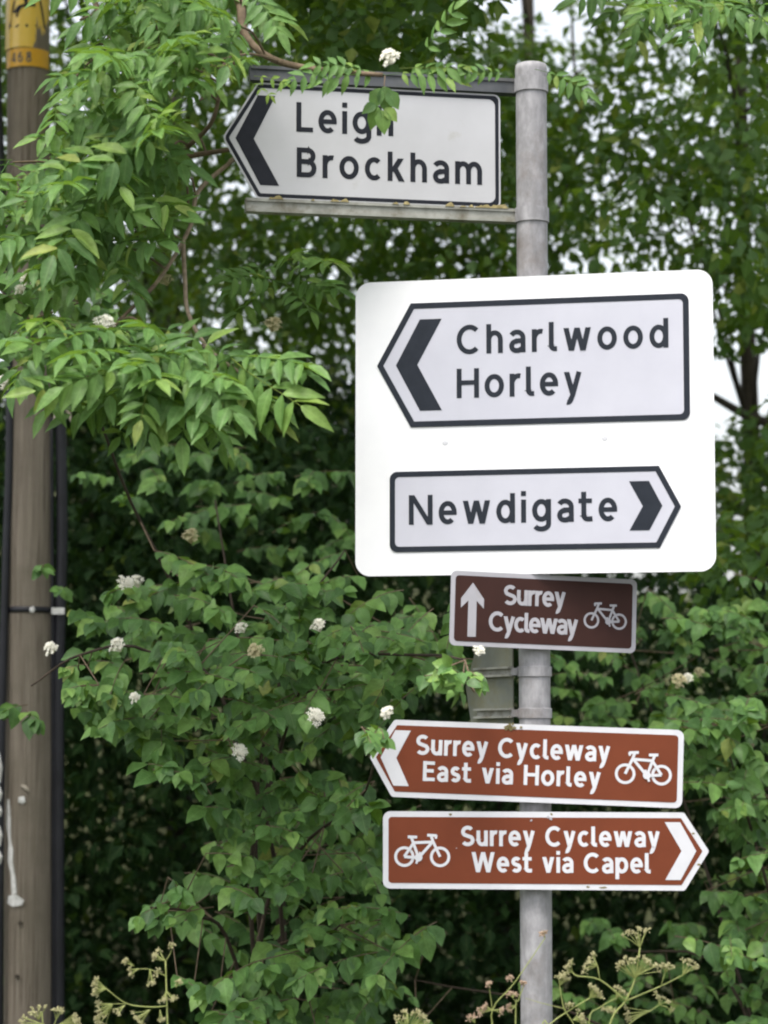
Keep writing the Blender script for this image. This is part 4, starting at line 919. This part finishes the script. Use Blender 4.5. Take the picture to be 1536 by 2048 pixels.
for x, y, d, s, yg in ((770, 150, (-1, -.3, -.06), .70, 0), (750, 140, (-1, -.25, .12), .62, 0), (772, 150, (1, -.3, -.02), .62, 0), (800, 138, (1, -.25, .10), .62, 0),
    (690, 140, (-.9, -.3, -.16), .55, 0), (1070, 138, (.8, -.3, -.35), .55, 0), (1020, 150, (-.8, -.3, .05), .5, 0), (510, 150, (.8, -.4, -.25), .50, 1), (500, 160, (.6, -.4, -.5), .45, 1), (840, 120, (.3, -.4, .5), .6, 0)):
    ash_leaf(at(x, y, 6.58), d, (0, -.85, .5), s, yg)
SPR = [big_mesh('leaf', t_[0], t_[1], t_[2], M['ash_leaf'], uv=t_[0][:, :2]) for t_ in DOG]
for x, y, d, l_ in ((768, 172, (.15, -.1, -1), .078), (760, 176, (-.35, -.2, -1), .066), (776, 182, (.55, -.15, -1), .060), (757, 214, (-.45, -.1, -1), .062), (764, 220, (.10, -.2, -1), .068), (770, 216, (.75, -.2, -.9), .052), (752, 208, (-.9, -.2, -.6), .046)):
    place_leaf('leaf', SPR[(x + y) % 4], ash, at(x, y, 6.60 - .002 * (y - 170) / 10), np.array(d), np.array([random.gauss(0, .2), -1, .25]), l_)
MB().tube([at(770, 150, 6.60) - ab, at(768, 178, 6.60) - ab, at(760, 218, 6.60) - ab], [.0016, .0014, .001], 5).build('twig', M['twig'], ash, True)
tag(tw.build('twigs', M['twig'], ash, True), kind='stuff')
# unseen leaves of the same tree above the picture, thickened to shade the shrubs
n = 3600; px, py = sample([(-500, -900), (1100, -900), (900, -160), (-500, -160)], n); P = at_many(px, py, rng.uniform(6.8, 8.8, n))
tag(link('foliage', leaves_mesh('foliage', P - ab, rng.normal(size=(n, 3)) + np.array([0, 0, -.5]), rng.normal(size=(n, 3)) * .4 + np.array([0, -.3, .8]), rng.uniform(.09, .13, n), LANCE, M['ash_leaf']), ash), kind='stuff')

# ------------------------------------------------------------------ umbellifers in seed at the foot
UD = 6.55; KU = UD / FPX
def umbellifer(label, root_px, stems_, umbels, dep=UD, mat='seed', stem='umbel_stem'):
    b = at(*root_px, dep); b = np.array([b[0], dep, 0.0]); t = thing('umbellifer', label, 'plant', tuple(b), group='seeding wildflowers at the foot of the signs')
    m = MB()
    for path, r_ in stems_:
        P = [at(x, y, dep + dy) - b for x, y, dy in path]; P = smooth_path(P, 4); m.tube(P, list(np.linspace(r_ * .8, r_ * .48, len(P))), 6)
    m.build('stem', M[stem], t, True)
    for (ox, oy, ux, uy, rad, dy) in umbels:
        o = at(ox, oy, dep + dy) - b; c = at(ux, uy, dep + dy) - b; rad = rad * KU * .9; sd_ = MB(); ry = MB(); axis = unit(c - o + np.array([0, 0, 1e-4])); e1 = unit(np.cross(axis, [.3, 1, .1])); e2 = np.cross(axis, e1)
        nr_ = int(rng.integers(7, 11)) if rad > .018 else 4
        for k in range(nr_):
            a = 2.4 * k; q = math.sqrt((k + .5) / nr_); e = c + rad * q * (math.cos(a) * e1 + math.sin(a) * e2) + axis * rad * .25 * (1 - q * q) + rnd() * rad * .1
            ry.tube([o, (o + e) / 2 + axis * .003, e], [.0011, .0009, .0007], 4, False)
            for j in range(9):
                w = unit(rnd() + axis * .7); p = e + w * .0055 * rng.uniform(.5, 1.5); l = .0036 * rng.uniform(.8, 1.4); f1 = unit(np.cross(w, [.2, .4, 1])); f2 = np.cross(w, f1); wd = l * .5
                ry.tube([e, p], .0004, 3, False)
                sd_.add([p - w * l, p + f1 * wd, p + f2 * wd, p - f1 * wd, p - f2 * wd, p + w * l], [(0, 2, 1), (0, 3, 2), (0, 4, 3), (0, 1, 4), (5, 1, 2), (5, 2, 3), (5, 3, 4), (5, 4, 1)])
        s_ = sd_.build('umbel', M[mat], t)
        if rad <= .026: tag(s_, kind='stuff')
        ry.build('rays', M[stem], s_)
umbellifer('tall seeding umbellifer branching to the right of the post foot', (1200, 2048),
  [([(1170, 2500, 0), (1195, 2200, 0), (1220, 2048, 0), (1251, 2002, 0), (1270, 1957, 0), (1280, 1895, 0)], .0045), ([(1251, 2002, 0), (1200, 1960, -.03), (1155, 1952, -.05), (1145, 1945, -.05)], .0032), ([(1200, 1960, -.03), (1195, 1932, -.03)], .0022),
   ([(1251, 2002, 0), (1320, 1973, .03), (1366, 1950, .05)], .0028), ([(1322, 1972, .03), (1330, 1945, .03)], .002), ([(1195, 2200, 0), (1178, 2045, .0), (1200, 2015, .02), (1233, 1996, .02)], .0026), ([(1210, 2100, 0), (1262, 2045, .02), (1300, 2022, .03), (1318, 2010, .03)], .0024)],
  [(1280, 1895, 1276, 1866, 34, 0), (1270, 1957, 1247, 1928, 19, 0), (1270, 1957, 1266, 1924, 13, -.02), (1270, 1957, 1292, 1926, 19, 0), (1274, 1950, 1312, 1937, 14, -.02), (1145, 1945, 1136, 1938, 21, -.05), (1195, 1932, 1182, 1925, 27, -.03), (1366, 1950, 1379, 1930, 22, .05), (1330, 1945, 1332, 1935, 17, .03), (1318, 2010, 1324, 2003, 30, .03), (1233, 1996, 1240, 1984, 20, .02), (1222, 2012, 1221, 2018, 16, .02), (1300, 2022, 1258, 2030, 18, .03)])
umbellifer('low seeding umbellifer leaning right just beside the post foot', (1100, 2048),
  [([(1040, 2500, -.05), (1080, 2080, -.05), (1099, 2050, -.05), (1132, 2025, -.05), (1180, 1996, -.05)], .0032), ([(1132, 2025, -.05), (1126, 2010, -.05), (1119, 1972, -.05)], .0026), ([(1132, 2025, -.05), (1146, 2046, -.05), (1150, 2060, -.05)], .002), ([(1132, 2018, -.05), (1090, 2008, -.05), (1050, 1996, -.05)], .0014)],
  [(1180, 1996, 1190, 1984, 20, -.05), (1119, 1972, 1124, 1957, 17, -.05), (1140, 2015, 1140, 2012, 10, -.05), (1146, 2040, 1160, 2036, 19, -.05)])
umbellifer('thin dry umbellifer stem leaning across the front of the post foot', (985, 2048),
  [([(995, 2500, -.1), (988, 2100, -.1), (985, 2020, -.1), (1028, 1967, -.1), (1090, 1876, -.1)], .0026), ([(985, 2020, -.1), (980, 1985, -.1), (979, 1975, -.1)], .0014), ([(1028, 1967, -.1), (1021, 1958, -.1)], .0012)],
  [(985, 2020, 960, 2022, 8, -.1), (985, 2020, 972, 2014, 8, -.1), (985, 2020, 1000, 2022, 8, -.1), (979, 1975, 979, 1970, 6, -.1), (1021, 1958, 1020, 1957, 4, -.1), (1090, 1876, 1088, 1868, 7, -.1), (950, 2046, 947, 2036, 14, -.1)], mat='dry_seed')
umbellifer('short dry seeding stalk in front of the left side of the post foot', (1033, 2048),
  [([(1035, 2500, -.06), (1031, 2048, -.06), (1037, 2002, -.06), (1047, 1972, -.06)], .003), ([(1035, 2010, -.06), (1026, 1996, -.06)], .0014)], [(1026, 1996, 1026, 1990, 14, -.06), (1033, 2012, 1020, 2014, 10, -.06), (1047, 1972, 1047, 1968, 6, -.06)], mat='dry_seed')
umbellifer('seeding umbellifer under the dogwood near the telegraph pole', (335, 2048),
  [([(345, 2500, 0), (340, 2150, 0), (335, 2048, 0), (333, 1982, 0), (331, 1922, 0)], .0040), ([(331, 1922, 0), (340, 1908, 0), (344, 1896, 0)], .0014), ([(332, 1952, 0), (300, 1939, 0), (277, 1938, 0)], .0018), ([(335, 2012, 0), (300, 2014, -.02), (253, 2007, -.03), (213, 1978, -.04)], .0024), ([(253, 2007, -.03), (225, 2008, -.03)], .0016)],
  [(331, 1922, 315, 1911, 19, 0), (344, 1896, 344, 1893, 8, 0), (277, 1938, 263, 1942, 14, 0), (300, 1939, 303, 1961, 15, 0), (320, 1945, 318, 1944, 13, 0), (268, 1932, 254, 1922, 9, 0), (333, 1982, 335, 1995, 26, 0), (213, 1978, 193, 1980, 16, -.04), (225, 2008, 203, 2017, 21, -.03), (213, 1978, 194, 1963, 8, -.04), (250, 2010, 236, 2022, 12, -.03), (300, 2020, 278, 2036, 18, -.02), (225, 2010, 200, 2042, 16, -.03), (352, 1975, 357, 1966, 7, 0), (320, 2020, 322, 2036, 10, 0)])
umbellifer('dry seed heads low in front of the foot of the telegraph pole', (85, 2048), [([(90, 2500, 0), (86, 2060, 0), (78, 2036, 0)], .003), ([(90, 2100, 0), (112, 2040, 0)], .002)], [(78, 2040, 74, 2024, 26, 0), (112, 2040, 118, 2024, 14, 0), (90, 2050, 50, 2040, 14, 0), (100, 2060, 150, 2042, 16, 0)], mat='seed')
umbellifer('dry seed head peeping over the bottom edge between shrub and post', (815, 2048), [([(820, 2500, 0), (816, 2060, 0), (812, 2050, 0)], .003)], [(812, 2060, 806, 2036, 26, 0), (816, 2060, 842, 2034, 18, 0)])

# ------------------------------------------------------------------ verge grass
n = 9000; gx = rng.uniform(-4, 4, n); gy = 4.4 + rng.uniform(0, 1, n) ** 1.3 * 5.5; P = np.stack([gx, gy, np.zeros(n)], 1)
BL = [leaf_template([0, .5, 1], [0, .022, 0], d, .2) for d in (.15, .4)]
tag(link('grass', leaves_mesh('grass', P, rng.normal(size=(n, 3)) * .3 + np.array([0, 0, 1]), rng.normal(size=(n, 3)) + np.array([0, -1, 0]), rng.uniform(.15, .42, n), BL, M['grass'])), 'rough grass of the verge round the post foot', 'grass', kind='stuff')
